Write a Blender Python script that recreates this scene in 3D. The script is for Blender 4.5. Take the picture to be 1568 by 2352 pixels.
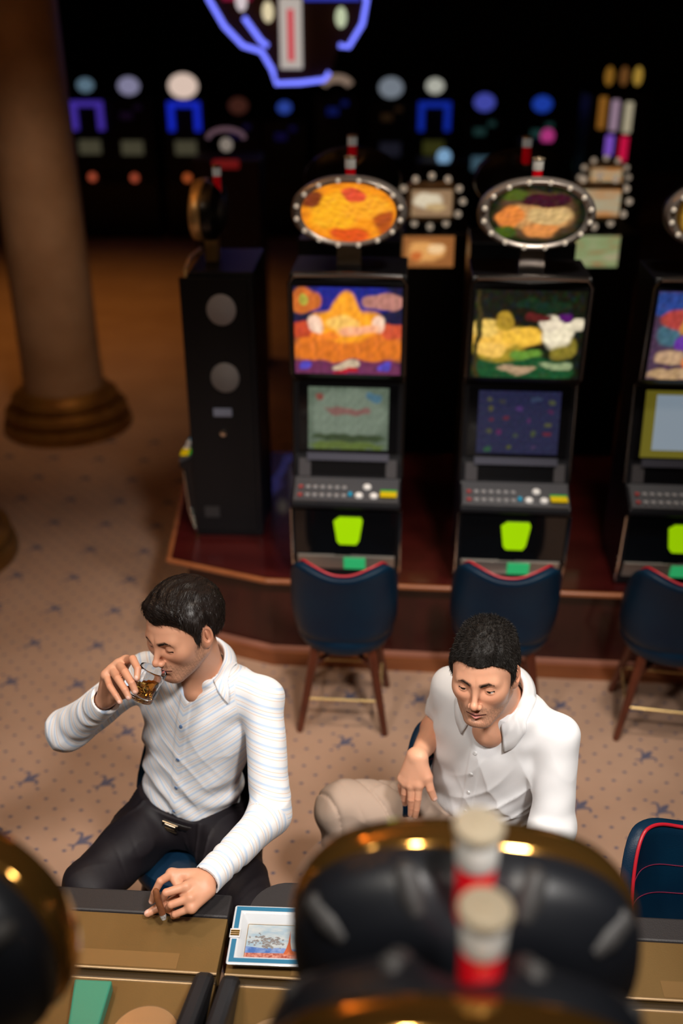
import bpy, bmesh, math, random, time
import numpy as np
from mathutils import Vector, Matrix
T0 = time.time()
R = math.radians
sc = bpy.context.scene
for o in list(bpy.data.objects): bpy.data.objects.remove(o)
# ------------------------------------------------------------------ camera
cam_d = bpy.data.cameras.new('camera'); cam = bpy.data.objects.new('camera', cam_d)
sc.collection.objects.link(cam); sc.camera = cam
cam.location = (0, 0, 2.8); cam.rotation_euler = (R(90 - 27), 0, 0)
cam_d.sensor_fit = 'VERTICAL'; cam_d.sensor_height = 36.0
cam_d.lens = 36.0 * 2305 / 2352; cam_d.clip_start = .05; cam_d.clip_end = 60
cam_d.dof.use_dof = True; cam_d.dof.focus_distance = 2.64; cam_d.dof.aperture_fstop = 1.05
# ------------------------------------------------------------------ world, exposure
w = bpy.data.worlds.new('world'); sc.world = w; w.use_nodes = True
w.node_tree.nodes['Background'].inputs[0].default_value = (.9, .62, .42, 1)
w.node_tree.nodes['Background'].inputs[1].default_value = .012
sc.view_settings.view_transform = 'Standard'; sc.view_settings.look = 'None'
sc.view_settings.exposure = 0.0; sc.view_settings.gamma = 1.0; sc.view_settings.use_curve_mapping = False
# ------------------------------------------------------------------ lamps of the room
def lamp(kind, loc, target, power, color, size=.3, spot=60, blend=.6, name='ceiling_lamp'):
    d = bpy.data.lights.new(name, kind); d.energy = power; d.color = color
    if kind == 'AREA': d.shape = 'DISK'; d.size = size
    else: d.shadow_soft_size = size
    if kind == 'SPOT': d.spot_size = R(spot); d.spot_blend = blend
    o = bpy.data.objects.new(name, d); sc.collection.objects.link(o); o.location = loc
    o.rotation_euler = (Vector(target) - Vector(loc)).to_track_quat('-Z', 'Y').to_euler()
    return o
lamp('SPOT', (.95, .15, 4.3), (.0, 2.5, .8), 575, (1, .95, .90), .22, 46, .7, name='key_lamp')
lamp('SPOT', (-1.6, .5, 4.2), (-.2, 2.5, .9), 260, (1, .94, .88), .22, 44, .8, name='fill_lamp')
lamp('SPOT', (1.1, 2.6, 4.6), (.45, 3.3, 0), 330, (1, .88, .74), .2, 60, .9)
lamp('SPOT', (-1.5, 3.0, 4.6), (-1.2, 3.1, 0), 150, (1, .76, .52), .2, 66, 1)
lamp('SPOT', (-1.1, 4.5, 3.9), (-2.0, 6.9, .5), 150, (1, .68, .42), .25, 40, 1)
lamp('SPOT', (-2.9, 9.4, 4.6), (-3.0, 9.6, 0), 260, (1, .45, .10), .3, 80, 1)
lamp('SPOT', (-.45, .1, 4.4), (.05, 1.0, 1.6), 180, (1, .92, .80), .1, 40, .8)
lamp('AREA', (-2.2, 4.6, 4.35), (-2.0, 5.0, 5), 75, (1, .56, .20), .4, name='cove_lamp')
COL = sc.collection
# ------------------------------------------------------------------ helpers
def tag(o, label=None, cat=None, group=None, kind=None):
    if label: o['label'] = label
    if cat: o['category'] = cat
    if group: o['group'] = group
    if kind: o['kind'] = kind
    return o
def empty(name, loc=(0, 0, 0), rz=0):
    o = bpy.data.objects.new(name, None); COL.objects.link(o); o.location = loc; o.rotation_euler = (0, 0, rz)
    o.empty_display_size = .05
    return o
def mk(name, verts, faces, m, parent=None, smooth=True, mats=None, fm=None):
    me = bpy.data.meshes.new(name); me.from_pydata([tuple(v) for v in verts], [], [tuple(f) for f in faces]); me.update()
    for x in (mats or [m]): me.materials.append(x)
    if fm is not None: me.polygons.foreach_set('material_index', fm)
    if smooth: me.polygons.foreach_set('use_smooth', [True] * len(me.polygons))
    o = bpy.data.objects.new(name, me); COL.objects.link(o)
    if parent: o.parent = parent
    return o
class MB:
    def __init__(s): s.v = []; s.f = []
    def add(s, v, f):
        n = len(s.v); s.v += [tuple(p) for p in v]; s.f += [tuple(i + n for i in q) for q in f]; return s
    def box(s, lo, hi, b=0):
        bm = bmesh.new(); bmesh.ops.create_cube(bm, size=1)
        c = [(lo[i] + hi[i]) / 2 for i in range(3)]; d = [hi[i] - lo[i] for i in range(3)]
        for v in bm.verts: v.co = Vector([c[i] + v.co[i] * d[i] for i in range(3)])
        if b: bmesh.ops.bevel(bm, geom=bm.edges[:], offset=b, segments=2, affect='EDGES', profile=.5)
        s.bm(bm); return s
    def bm(s, bm):
        bm.verts.ensure_lookup_table(); bm.verts.index_update()
        s.add([v.co[:] for v in bm.verts], [[v.index for v in f.verts] for f in bm.faces]); bm.free(); return s
    def tube(s, pts, r, n=10, cap=True, closed=False):
        pts = [Vector(p) for p in pts]; N = len(pts); rr = r if hasattr(r, '__len__') else [r] * N
        V = []; F = []; pn = None
        for i, p in enumerate(pts):
            t = (pts[(i + 1) % N] - pts[i - 1]) if closed else (pts[min(i + 1, N - 1)] - pts[max(i - 1, 0)])
            t.normalize()
            if pn is None: a = t.orthogonal().normalized()
            else:
                a = pn - t * pn.dot(t); a = a.normalized() if a.length > 1e-6 else t.orthogonal().normalized()
            pn = a; b = t.cross(a)
            for k in range(n):
                th = 2 * math.pi * k / n; V.append(p + (a * math.cos(th) + b * math.sin(th)) * rr[i])
        for i in range(N if closed else N - 1):
            j = (i + 1) % N
            for k in range(n): F.append((i * n + k, i * n + (k + 1) % n, j * n + (k + 1) % n, j * n + k))
        if cap and not closed: F.append(tuple(range(n))[::-1]); F.append(tuple((N - 1) * n + k for k in range(n)))
        return s.add(V, F)
    def lathe(s, prof, c=(0, 0, 0), n=32):
        V = []; F = []
        for r, z in prof:
            for k in range(n):
                t = 2 * math.pi * k / n; V.append((c[0] + r * math.cos(t), c[1] + r * math.sin(t), c[2] + z))
        for i in range(len(prof) - 1):
            for k in range(n): F.append((i * n + k, i * n + (k + 1) % n, (i + 1) * n + (k + 1) % n, (i + 1) * n + k))
        if prof[0][0] > 1e-5: F.append(tuple(range(n))[::-1])
        if prof[-1][0] > 1e-5: F.append(tuple((len(prof) - 1) * n + k for k in range(n)))
        return s.add(V, F)
    def ball(s, c, r, seg=12, ring=8, sq=(1, 1, 1)):
        bm = bmesh.new(); bmesh.ops.create_uvsphere(bm, u_segments=seg, v_segments=ring, radius=1)
        for v in bm.verts: v.co = Vector([c[i] + v.co[i] * r * sq[i] for i in range(3)])
        return s.bm(bm)
    def prism(s, poly, axis, a, b):
        """polygon of 2-D points extruded along axis from a to b"""
        def P(u, v, t):
            return {0: (t, u, v), 1: (u, t, v), 2: (u, v, t)}[axis]
        n = len(poly); V = [P(u, v, a) for u, v in poly] + [P(u, v, b) for u, v in poly]
        F = [tuple(range(n))[::-1], tuple(range(n, 2 * n))] + [(i, (i + 1) % n, n + (i + 1) % n, n + i) for i in range(n)]
        return s.add(V, F)
    def build(s, name, m, parent=None, smooth=False, bevel=0):
        o = mk(name, s.v, s.f, m, parent, smooth)
        bm = bmesh.new(); bm.from_mesh(o.data); bmesh.ops.recalc_face_normals(bm, faces=bm.faces[:]); bm.to_mesh(o.data); bm.free()
        if bevel:
            md = o.modifiers.new('bevel', 'BEVEL'); md.width = bevel; md.segments = 2; md.limit_method = 'ANGLE'
            md.harden_normals = False
        if smooth:
            for e in o.data.edges: pass
            o.data.set_sharp_from_angle(angle=R(40))
        return o
def xf(o, M):
    o.data.transform(M); return o
# ------------------------------------------------------------------ materials
def mat(name, col, rough=.5, metal=0, spec=.5, noise=None, bump=None, emis=None, strength=0, coat=0, trans=0, ior=1.45, sheen=0):
    m = bpy.data.materials.new(name); m.use_nodes = True; nt = m.node_tree; b = nt.nodes['Principled BSDF']
    b.inputs['Base Color'].default_value = (*col, 1); b.inputs['Roughness'].default_value = rough
    b.inputs['Metallic'].default_value = metal; b.inputs['Specular IOR Level'].default_value = spec
    b.inputs['Coat Weight'].default_value = coat; b.inputs['Transmission Weight'].default_value = trans
    b.inputs['IOR'].default_value = ior; b.inputs['Sheen Weight'].default_value = sheen
    if emis: b.inputs['Emission Color'].default_value = (*emis, 1); b.inputs['Emission Strength'].default_value = strength
    if noise or bump: tc = nt.nodes.new('ShaderNodeTexCoord')
    if noise:
        sc_, col2, det, st = noise
        mp = nt.nodes.new('ShaderNodeMapping'); mp.inputs['Scale'].default_value = st
        n = nt.nodes.new('ShaderNodeTexNoise'); n.inputs['Scale'].default_value = sc_; n.inputs['Detail'].default_value = det
        r = nt.nodes.new('ShaderNodeValToRGB'); r.color_ramp.elements[0].position = .35; r.color_ramp.elements[1].position = .68
        r.color_ramp.elements[0].color = (*col, 1); r.color_ramp.elements[1].color = (*col2, 1)
        nt.links.new(tc.outputs['Object'], mp.inputs[0]); nt.links.new(mp.outputs[0], n.inputs['Vector'])
        nt.links.new(n.outputs['Fac'], r.inputs[0]); nt.links.new(r.outputs[0], b.inputs['Base Color'])
    if bump:
        sc_, st = bump
        n = nt.nodes.new('ShaderNodeTexNoise'); n.inputs['Scale'].default_value = sc_; n.inputs['Detail'].default_value = 3
        bp = nt.nodes.new('ShaderNodeBump'); bp.inputs['Strength'].default_value = st; bp.inputs['Distance'].default_value = .01
        nt.links.new(tc.outputs['Object'], n.inputs['Vector']); nt.links.new(n.outputs['Fac'], bp.inputs['Height'])
        nt.links.new(bp.outputs[0], b.inputs['Normal'])
    return m
def vcol_mat(name, rough, spec=.5, bump=None, sss=0, sheen=0):
    m = mat(name, (1, 1, 1), rough, spec=spec, bump=bump, sheen=sheen); nt = m.node_tree
    a = nt.nodes.new('ShaderNodeAttribute'); a.attribute_name = 'col'
    nt.links.new(a.outputs['Color'], nt.nodes['Principled BSDF'].inputs['Base Color'])
    if sss:
        b = nt.nodes['Principled BSDF']; b.inputs['Subsurface Weight'].default_value = sss
        b.inputs['Subsurface Radius'].default_value = (1, .35, .2); b.inputs['Subsurface Scale'].default_value = .006
    return m
def art_mat(name, cols, scale=6, strength=1.2, stretch=(1, 1, 1), dist=1.5, seed=0.0, kind='noise'):
    """back-lit printed glass: blobs of the colours given, in order of position on a ramp"""
    m = bpy.data.materials.new(name); m.use_nodes = True; nt = m.node_tree; b = nt.nodes['Principled BSDF']
    b.inputs['Roughness'].default_value = .25
    tc = nt.nodes.new('ShaderNodeTexCoord'); mp = nt.nodes.new('ShaderNodeMapping')
    mp.inputs['Scale'].default_value = stretch; mp.inputs['Location'].default_value = (seed, seed * .7, seed * .3)
    n = nt.nodes.new('ShaderNodeTexNoise'); n.inputs['Scale'].default_value = scale; n.inputs['Detail'].default_value = 4
    n.inputs['Distortion'].default_value = dist
    r = nt.nodes.new('ShaderNodeValToRGB'); cr = r.color_ramp
    while len(cr.elements) < len(cols): cr.elements.new(.5)
    for i, c in enumerate(cols): cr.elements[i].position = .32 + .36 * i / (len(cols) - 1); cr.elements[i].color = (*c, 1)
    nt.links.new(tc.outputs['Object'], mp.inputs[0]); nt.links.new(mp.outputs[0], n.inputs['Vector'])
    nt.links.new(n.outputs['Fac'], r.inputs[0])
    nt.links.new(r.outputs[0], b.inputs['Emission Color']); b.inputs['Emission Strength'].default_value = strength
    b.inputs['Base Color'].default_value = (.02, .02, .02, 1)
    return m
M = {}
def gm(key, *a, **k):
    if key not in M: M[key] = mat(key, *a, **k)
    return M[key]
black = mat('black_plastic', (.006, .006, .008), .35, bump=(60, .05))
gloss = mat('black_gloss', (.004, .004, .005), .12, coat=.4)
satin = mat('black_satin_shell', (.006, .007, .010), .42, spec=.6, bump=(35, .03))
chrome = mat('chrome', (.75, .72, .68), .18, 1)
dchrome = mat('dark_chrome', (.30, .28, .27), .25, 1)
gold = mat('gold_mirror', (.48, .24, .055), .09, .93)
brass = mat('polished_brass', (.85, .60, .26), .28, .7)
deckm = mat('bronze_deck', (.155, .088, .027), .42, .35, noise=(5, (.20, .118, .040), 3, (1, .3, 1)), bump=(250, .04))
mahog = mat('mahogany', (.028, .0035, .003), .30, noise=(9, (.052, .007, .005), 5, (1, 1, .12)), coat=.3)
mahogtop = mat('mahogany_top', (.034, .003, .003), .25, noise=(8, (.055, .006, .005), 4, (.15, 1, 1)), coat=.4)
trimw = mat('orange_wood_trim', (.22, .065, .022), .3, noise=(20, (.30, .10, .035), 4, (.1, 1, 1)), coat=.3)
legw = mat('leg_wood', (.07, .015, .007), .33, noise=(30, (.12, .028, .012), 4, (1, 1, .15)), coat=.2)
leather = mat('blue_leather', (.0010, .013, .034), .42, spec=.3, bump=(320, .10), noise=(5, (.0012, .019, .044), 3, (1, 1, 1)))
piping = mat('red_piping', (.42, .010, .022), .4)
thread = mat('dark_red_thread', (.15, .01, .04), .6)
darkpad = mat('dark_padding', (.022, .019, .020), .5, bump=(300, .1))
greymetal = mat('brushed_grey', (.46, .43, .39), .38, .7, bump=(150, .04))
# ------------------------------------------------------------------ the room
TH = R(-3.8); ct, st = math.cos(TH), math.sin(TH)
def carpet():
    c1 = mat('carpet_beige', (.36, .220, .150), .95, spec=.05, noise=(2.2, (.42, .265, .185), 5, (1, 1, 1)), bump=(500, .25))
    c2 = mat('carpet_blue_motif', (.085, .085, .13), .95, spec=.05, noise=(300, (.125, .11, .15), 2, (1, 1, 1)))
    X0, X1, Y0, Y1 = -9, 9, -3, 19
    V = [(X0, Y0, 0), (X1, Y0, 0), (X1, Y1, 0), (X0, Y1, 0)]; F = [(0, 1, 2, 3)]; fm = [0]
    def poly(pts):
        n = len(V); V.extend(pts); F.append(tuple(range(n, n + len(pts)))); fm.append(1)
    # motif in its own frame: tip towards +x of the frame
    petal = [(-.022, -.004), (-.004, -.008), (.016, -.013), (.034, -.008), (.050, 0), (.034, .008), (.016, .013), (-.004, .008), (-.022, .004)]
    def arc(sg):
        c = []; path = [(-.020, .003), (-.004, .011), (.009, .021), (.018, .033), (.013, .043), (.001, .048)]
        wd = [.004, .005, .006, .0055, .005, .003]; L = []; Rr = []
        for i, (x, y) in enumerate(path):
            a = path[max(i - 1, 0)]; b = path[min(i + 1, len(path) - 1)]; dx, dy = b[0] - a[0], b[1] - a[1]; l = math.hypot(dx, dy)
            L.append((x - dy / l * wd[i], (y + dx / l * wd[i]) * sg)); Rr.append((x + dy / l * wd[i], (y - dx / l * wd[i]) * sg))
        return L, Rr
    base = [(-.034, -.005), (-.026, -.004), (-.026, .004), (-.034, .005), (-.044, .016), (-.053, .019), (-.049, .011), (-.041, 0), (-.049, -.011), (-.053, -.019), (-.044, -.016)]
    stem = [(-.030, -.005), (-.016, -.006), (-.016, .006), (-.030, .005)]
    A = R(41); ca, sa = math.cos(A), math.sin(A); S = 1.0; z = .0006
    def place(cx, cy, pts, dz=0):
        poly([(cx + S * (x * ca - y * sa), cy + S * (x * sa + y * ca), z + dz) for x, y in pts])
    a = (.3135 * math.cos(R(-4.0)), .3135 * math.sin(R(-4.0))); b = (-a[1], a[0]); o = (.013, 3.345)
    for i in range(-11, 9):
        for j in range(-8, 12):
            cx, cy = o[0] + i * a[0] + j * b[0], o[1] + i * a[1] + j * b[1]
            if not (-3.6 < cx < 2.6 and 1.2 < cy < 6.8): continue
            place(cx, cy, petal); place(cx, cy, base, .0001); place(cx, cy, stem, .0002)
            for sg in (1, -1):
                L, Rr = arc(sg)
                for k in range(len(L) - 1): place(cx, cy, [L[k], L[k + 1], Rr[k + 1], Rr[k]], .0003)
            for p in range(3):
                for q in range(3):
                    for h in (0, .5):
                        u, v = (p + h) / 3, (q + h) / 3
                        if p == q == 0 and h == 0: continue
                        x, y = cx + u * a[0] + v * b[0], cy + u * a[1] + v * b[1]
                        r = .0085; poly([(x + r * s * math.cos(t), y + r * .8 * math.sin(t), z) for t, s in [(k * math.pi / 4, (1.15, .85)[k % 2]) for k in range(8)]])
    o = mk('floor', V, F, None, None, False, [c1, c2], fm); tag(o, kind='structure')
carpet()
wallm = mat('dark_wall', (.006, .004, .004), .8)
wl = mat('dim_amber_wall', (.25, .12, .04), .8)
tag(MB().box((-9, 19, 0), (9, 19.2, 5)).build('wall_back', wallm), kind='structure')
tag(MB().box((-9.2, -3, 0), (-9, 19, 5)).build('wall_left', wl), kind='structure')
tag(MB().box((9, -3, 0), (9.2, 19, 5)).build('wall_right', wallm), kind='structure')
tag(MB().box((-9, -3, 5), (9, 19, 5.2)).build('ceiling', mat('ceiling_paint', (.34, .24, .14), .8)), kind='structure')

def column(x, y, label):
    e = empty('marble_column', (x, y, 0)); tag(e, label, 'column', 'marble columns beside the aisle')
    stone = gm('column_stone', (.33, .20, .125), .55, noise=(2.4, (.46, .31, .22), 6, (1, 1, 1)))
    gb = gm('column_gilt', (.30, .15, .035), .38, .55, noise=(6, (.20, .09, .02), 3, (1, 1, 1)))
    MB().lathe([(.285, .28), (.278, .5), (.272, 1.6), (.262, 3.2), (.252, 4.99)], n=48).build('shaft', stone, e, True)
    MB().lathe([(.46, 0), (.465, .03), (.455, .07), (.43, .085), (.425, .10), (.44, .125), (.435, .155), (.40, .17), (.375, .19), (.375, .21), (.385, .225), (.375, .25), (.335, .27), (.315, .30), (.285, .31), (.27, .31)], n=48).build('base_moulding', gb, e, True)
    return e
column(-2.02, 6.93, 'tall brown marble column with stepped gilt base, rising beyond the aisle carpet')
column(-2.30, 4.93, 'column at the left picture edge, only its rounded gilt base showing')

# ------------------------------------------------------------------ plinth under the row of machines
def plinth():
    e = empty('machine_plinth', (0, 0, 0)); tag(e, 'long mahogany plinth with rounded wood edge, carrying the facing row of slot machines', 'plinth')
    top = [(-.80, 4.045), (-.339, 3.862), (2.6, 3.625), (2.6, 5.2), (-.86, 5.3)]
    def inset(d):
        return [(-.80 + d, 4.045 + d * .75), (-.339 + d * .2, 3.862 + d), (2.6, 3.625 + d), (2.6, 5.2 - d), (-.86 + d, 5.3 - d)]
    MB().prism(inset(.012), 2, .472, .5).build('worktop', mahogtop, e)
    MB().prism(inset(.075), 2, .0, .472).build('front_panel', mahog, e)
    edge = [(x, y, .485) for x, y in top[:3]]
    for p, q in ((edge[0], edge[1]), (edge[1], edge[2]), ((-.86, 5.3, .485), edge[0])):
        MB().tube([p, q], .014, 12).build('edge_moulding', trimw, e, True)
    ks = inset(.055); kb = inset(.04)
    MB().prism(kb, 2, 0, .075).build('baseboard', trimw, e)
    MB().prism(inset(.05), 2, .075, .09).build('baseboard_cap', gm('pink_wood_cap', (.36, .15, .10), .25, coat=.3), e)
plinth()

# ------------------------------------------------------------------ chairs
def chair_mesh(e):
    W, Hh = .205, .430            # half width, height of the tub
    zb = .40
    def pt(s, t, off):
        # s in [-1,1] across, t in [0,1] up; returns point on the back shell (outer side faces +y)
        a = s * R(96)
        wt = W * (.80 + .20 * math.sin(min(t * 1.5, 1) * math.pi / 2)) + off
        rx = wt * math.copysign(abs(math.sin(a)) ** .82, a) if abs(a) <= math.pi / 2 else wt * math.copysign(1, a)
        ry = (.135 + off) * math.cos(a) ** .78 if abs(a) <= math.pi / 2 else -.9 * wt * math.sin(abs(a) - math.pi / 2)
        top = Hh * (1 - .0 * abs(s)) - .036 * math.exp(-(s / .27) ** 2)
        if abs(s) > .50: top -= (abs(s) - .50) ** 2 * 1.15 * Hh * 1.9
        z = zb + t * (top)
        lean = .055 * t * t
        return (rx, ry + .03 + lean * max(math.cos(a), 0), z)
    def surf(off, shrink=0):
        ns, nt = 40, 16; V = []
        for j in range(nt + 1):
            t = j / nt
            for i in range(ns + 1): V.append(pt((-1 + 2 * i / ns) * (1 - shrink), t * (1 - shrink), off))
        return V, ns, nt
    V1, ns, nt = surf(.016); V2, _, _ = surf(-.016)
    # soften bottom: outer shell curls under towards the seat
    def curl(V, k):
        out = []
        for i, (x, y, z) in enumerate(V):
            j = i // (ns + 1); t = j / nt
            f = 1 - .42 * max(0, (.22 - t) / .22) ** 2
            out.append((x * f, (y - .02) * f + .02, z))
        return out
    V1 = curl(V1, 0); V2 = curl(V2, 0)
    N = len(V1); V = V1 + V2; F = []; I = lambda i, j: j * (ns + 1) + i
    for j in range(nt):
        for i in range(ns):
            F.append((I(i, j), I(i + 1, j), I(i + 1, j + 1), I(i, j + 1)))
            F.append((N + I(i, j + 1), N + I(i + 1, j + 1), N + I(i + 1, j), N + I(i, j)))
    for i in range(ns):
        F.append((I(i, nt), I(i + 1, nt), N + I(i + 1, nt), N + I(i, nt))); F.append((I(i + 1, 0), I(i, 0), N + I(i, 0), N + I(i + 1, 0)))
    for j in range(nt):
        F.append((I(0, j), I(0, j + 1), N + I(0, j + 1), N + I(0, j))); F.append((I(ns, j + 1), I(ns, j), N + I(ns, j), N + I(ns, j + 1)))
    sh = mk('backrest', V, F, leather, e, True)
    sh.modifiers.new('bevel', 'BEVEL').width = .008
    b = MB()
    loop = [(pt(s, 1, -.017)) for s in np.linspace(-1, 1, 60)]
    b.tube([(x, y - .0, z + .004) for x, y, z in loop], .0048, 8)
    b.build('piping', piping, sh, True)
    # stitched seam line inside the backrest
    b = MB(); b.tube([pt(s, .72, -.0185) for s in np.linspace(-.8, .8, 40)], .0012, 5)
    b.tube([pt(s, .50, -.0185) for s in np.linspace(-.8, .8, 40)], .0012, 5)
    b.build('seam', thread, sh, True)
    # seat cushion
    prof = [(0, .385), (.15, .385), (.19, .40), (.205, .43), (.205, .455), (.195, .475), (.165, .487), (0, .492)]
    s_ = MB().lathe(prof, n=40).build('seat', leather, e, True)
    s_.data.transform(Matrix.Translation((0, -.015, 0)))
    for v in s_.data.vertices:
        v.co.y *= .98
    feet = [(-.183, .172), (.183, .172), (.183, -.172), (-.183, -.172)]; tops = [(-.115, .10), (.115, .10), (.115, -.10), (-.115, -.10)]
    def leg(k, z):
        f = z / .40; return (feet[k][0] * (1 - f) + tops[k][0] * f, feet[k][1] * (1 - f) + tops[k][1] * f, z)
    for k in range(4):
        MB().tube([leg(k, 0), leg(k, .01), leg(k, .25), leg(k, .40)], [.013, .0145, .019, .022], 14).build('leg', legw, e, True)
    for k in range(4):
        MB().tube([leg(k, .155), leg((k + 1) % 4, .155)], .0055, 10).build('foot_rail', brass, e, True)
    for a, c in ((0, 2), (1, 3)):
        p, q = leg(a, .30), leg(c, .30)
        m_ = [(p[i] + q[i]) / 2 for i in range(3)]; m_[2] += .06
        MB().tube([p, m_, q], .011, 10).build('cross_brace', legw, e, True)
def chair(x, y, rz, label):
    e = empty('leather_chair', (x, y, 0), R(rz)); tag(e, label, 'chair', 'blue leather tub chairs')
    return e
def copy_tree(o, parent=None):
    c = o.copy(); COL.objects.link(c); c.parent = parent
    for ch in o.children: copy_tree(ch, c)
    return c
c0 = chair(.015, 3.578, 176, 'blue leather tub chair standing empty in front of the orange slot machine')
chair_mesh(c0)
for x, y, rz, lab in [
    (.675, 3.56, 174, 'blue leather tub chair standing empty behind the head of the man in white'),
    (1.375, 3.50, 170, 'blue leather tub chair before the third slot machine, cut by the right edge'),
    (-.445, 2.33, -22, 'blue leather tub chair under the man in the striped shirt'),
    (.405, 2.27, -4, 'blue leather tub chair on which the man in the white shirt sits'),
    (.95, 1.835, -4, 'empty blue leather tub chair low at the right edge, its inner back showing')]:
    c = copy_tree(c0); c.location = (x, y, 0); c.rotation_euler = (0, 0, R(rz)); c['label'] = lab
# ------------------------------------------------------------------ oval topper shared by all big machines
def ring_pts(a, b, y, cx, cz, n=56, notch=0, p=2.25):
    P = []
    for k in range(n):
        t = 2 * math.pi * k / n; c, s = math.cos(t), math.sin(t)
        x = a * math.copysign(abs(c) ** (2 / p), c); z = b * math.copysign(abs(s) ** (2 / p), s)
        if notch and z > 0: z *= 1 - notch * math.exp(-(x / .042) ** 4)
        P.append((cx + x, y, cz + z))
    return P
def loft(name, secs, m, parent, cap0=True, cap1=True, **k):
    n = len(secs[0]); V = [p for s in secs for p in s]; F = []
    for i in range(len(secs) - 1):
        for j in range(n): F.append((i * n + j, i * n + (j + 1) % n, (i + 1) * n + (j + 1) % n, (i + 1) * n + j))
    if cap0: F.append(tuple(range(n))[::-1])
    if cap1: F.append(tuple((len(secs) - 1) * n + j for j in range(n)))
    b = MB(); b.add(V, F); return b.build(name, m, parent, True)
def topper(parent, cz, y0, face, rimm, shellm, a=.235, bb=.145, depth=.13, bulbs=14, slots=True, p=2.25):
    q = lambda y, s, nt=0: ring_pts(a * s, bb * s, y0 + y, 0, cz, notch=nt, p=p)
    sh = loft('topper', [q(.02, .9), q(.022, .965), q(.05, .985, .1), q(.075, .96, .25), q(depth * .75, .88, .3), q(depth * .92, .76, .3), q(depth, .60, .25), q(depth + .008, .3)], shellm, parent)
    loft('rim', [q(-.022, .80), q(-.030, .84), q(-.034, .90), q(-.028, .955), q(-.010, .99), q(.012, 1.0), q(.024, .985), q(.030, .95)], rimm, sh, cap0=False, cap1=False)
    if isinstance(face, tuple):
        def pp(i, j):
            t = 2 * math.pi * i; c, s_ = math.cos(t), math.sin(t); return (a * .83 * j * c, y0 - .024, cz + bb * .83 * j * s_)
        art_grid('sign_face', pp, lambda i, j: face[0](.5 + .5 * j * np.cos(2 * math.pi * i), .5 + .5 * j * np.sin(2 * math.pi * i)), face[1], sh, (73, 22))
    else: loft('sign_face', [q(-.024, .02), q(-.024, .82)], face, sh, cap1=False)
    for k in range(bulbs):
        t = 2 * math.pi * (k + .5) / bulbs
        x, _, z = ring_pts(a * .905, bb * .905, 0, 0, cz, n=bulbs * 2, p=p)[2 * k + 1] if False else (a * .9 * math.cos(t), 0, cz + bb * .9 * math.sin(t))
        MB().ball((x, y0 - .036, z), .0105, 8, 6).build('bulb', BULB, sh, True)
    if slots:
        for x, zz in ((-.196, .52), (-.084, .90), (.084, .90), (.196, .52)):
            t = math.acos(max(-1, min(1, x / a))); ring = []
            for k, (yy, s) in enumerate([(.052, .925), (.064, .925), (depth * .74, .82), (depth * .88, .73)]):
                c, s2 = x / a, zz
                l = (abs(c) ** p + abs(s2) ** p) ** (1 / p); ring.append((c / l * a * s, y0 + yy, cz + s2 / l * bb * s + .001))
            MB().tube(ring, [.011, .0185, .0185, .011], 14).build('recess', gm('slot_grey', (.036, .034, .034), .55), sh, True)
    return sh
BULB = mat('pearl_bulb', (.8, .72, .6), .3, emis=(1, .86, .7), strength=.22)
def candle(parent, x, y, z, r=.028, h=.17, lit=1.0):
    b = MB().lathe([(r * .95, 0), (r * 1.02, .01), (r * .98, .022), (r * .6, .024)], (x, y, z), 24).build('candle', gm('champagne_metal', (.62, .52, .37), .38, .5), parent, True)
    MB().lathe([(r * .86, .022), (r * .9, .03), (r * .9, h * .60), (r * .84, h * .62)], (x, y, z), 24).build('red_lens', gm('red_lens', (.72, .004, .012), .12, coat=1, emis=(.9, 0, .01), strength=.12), b, True)
    MB().lathe([(r * .92, h * .62), (r * .97, h * .64), (r * .97, h * .84), (r * .9, h * .87)], (x, y, z), 24).build('white_lens', gm('white_lens', (.85, .83, .78), .15, coat=.8, emis=(1, .95, .85), strength=.10), b, True)
    MB().lathe([(r * .98, h * .86), (r * 1.10, h * .875), (r * 1.12, h * .90), (r * 1.05, h * .915), (r * .6, h * .925), (r * .2, h * .928), (r * .13, h * .95), (0, h * .955)], (x, y, z), 28).build('cap', gm('champagne_metal', (.72, .62, .45), .32, .9), b, True)
    return b
# printed, back-lit glass: the artwork is a vertex-coloured grid
def glow_art(strength):
    m = mat('printed_glass', (.01, .01, .01), .25); nt = m.node_tree; b = nt.nodes['Principled BSDF']
    a = nt.nodes.new('ShaderNodeAttribute'); a.attribute_name = 'col'; nt.links.new(a.outputs['Color'], b.inputs['Emission Color'])
    b.inputs['Emission Strength'].default_value = strength; return m
def art_grid(name, fn, painter, m, parent, n=(70, 56)):
    u, v = np.meshgrid(np.linspace(0, 1, n[0]), np.linspace(0, 1, n[1])); u = u.ravel(); v = v.ravel()
    c = np.clip(painter(u, v), 0, 1); V = [fn(a, b) for a, b in zip(u, v)]; w = n[0]
    F = [(j * w + i, j * w + i + 1, (j + 1) * w + i + 1, (j + 1) * w + i) for j in range(n[1] - 1) for i in range(w - 1)]
    o = mk(name, V, F, m, parent); a = o.data.color_attributes.new('col', 'FLOAT_COLOR', 'POINT')
    cc = np.ones((len(V), 4), np.float32); cc[:, :3] = c; a.data.foreach_set('color', cc.ravel()); return o
def hsh(u, v, s, seed):
    r = np.random.RandomState(seed); o = 0
    for k in range(7):
        a = r.uniform(0, 6.28); o = o + np.sin((u * math.cos(a) + v * math.sin(a)) * s * r.uniform(.6, 1.5) + r.uniform(0, 6) + 1.3 * np.sin(u * s * .5 + k))
    return o / 3.2
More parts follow.
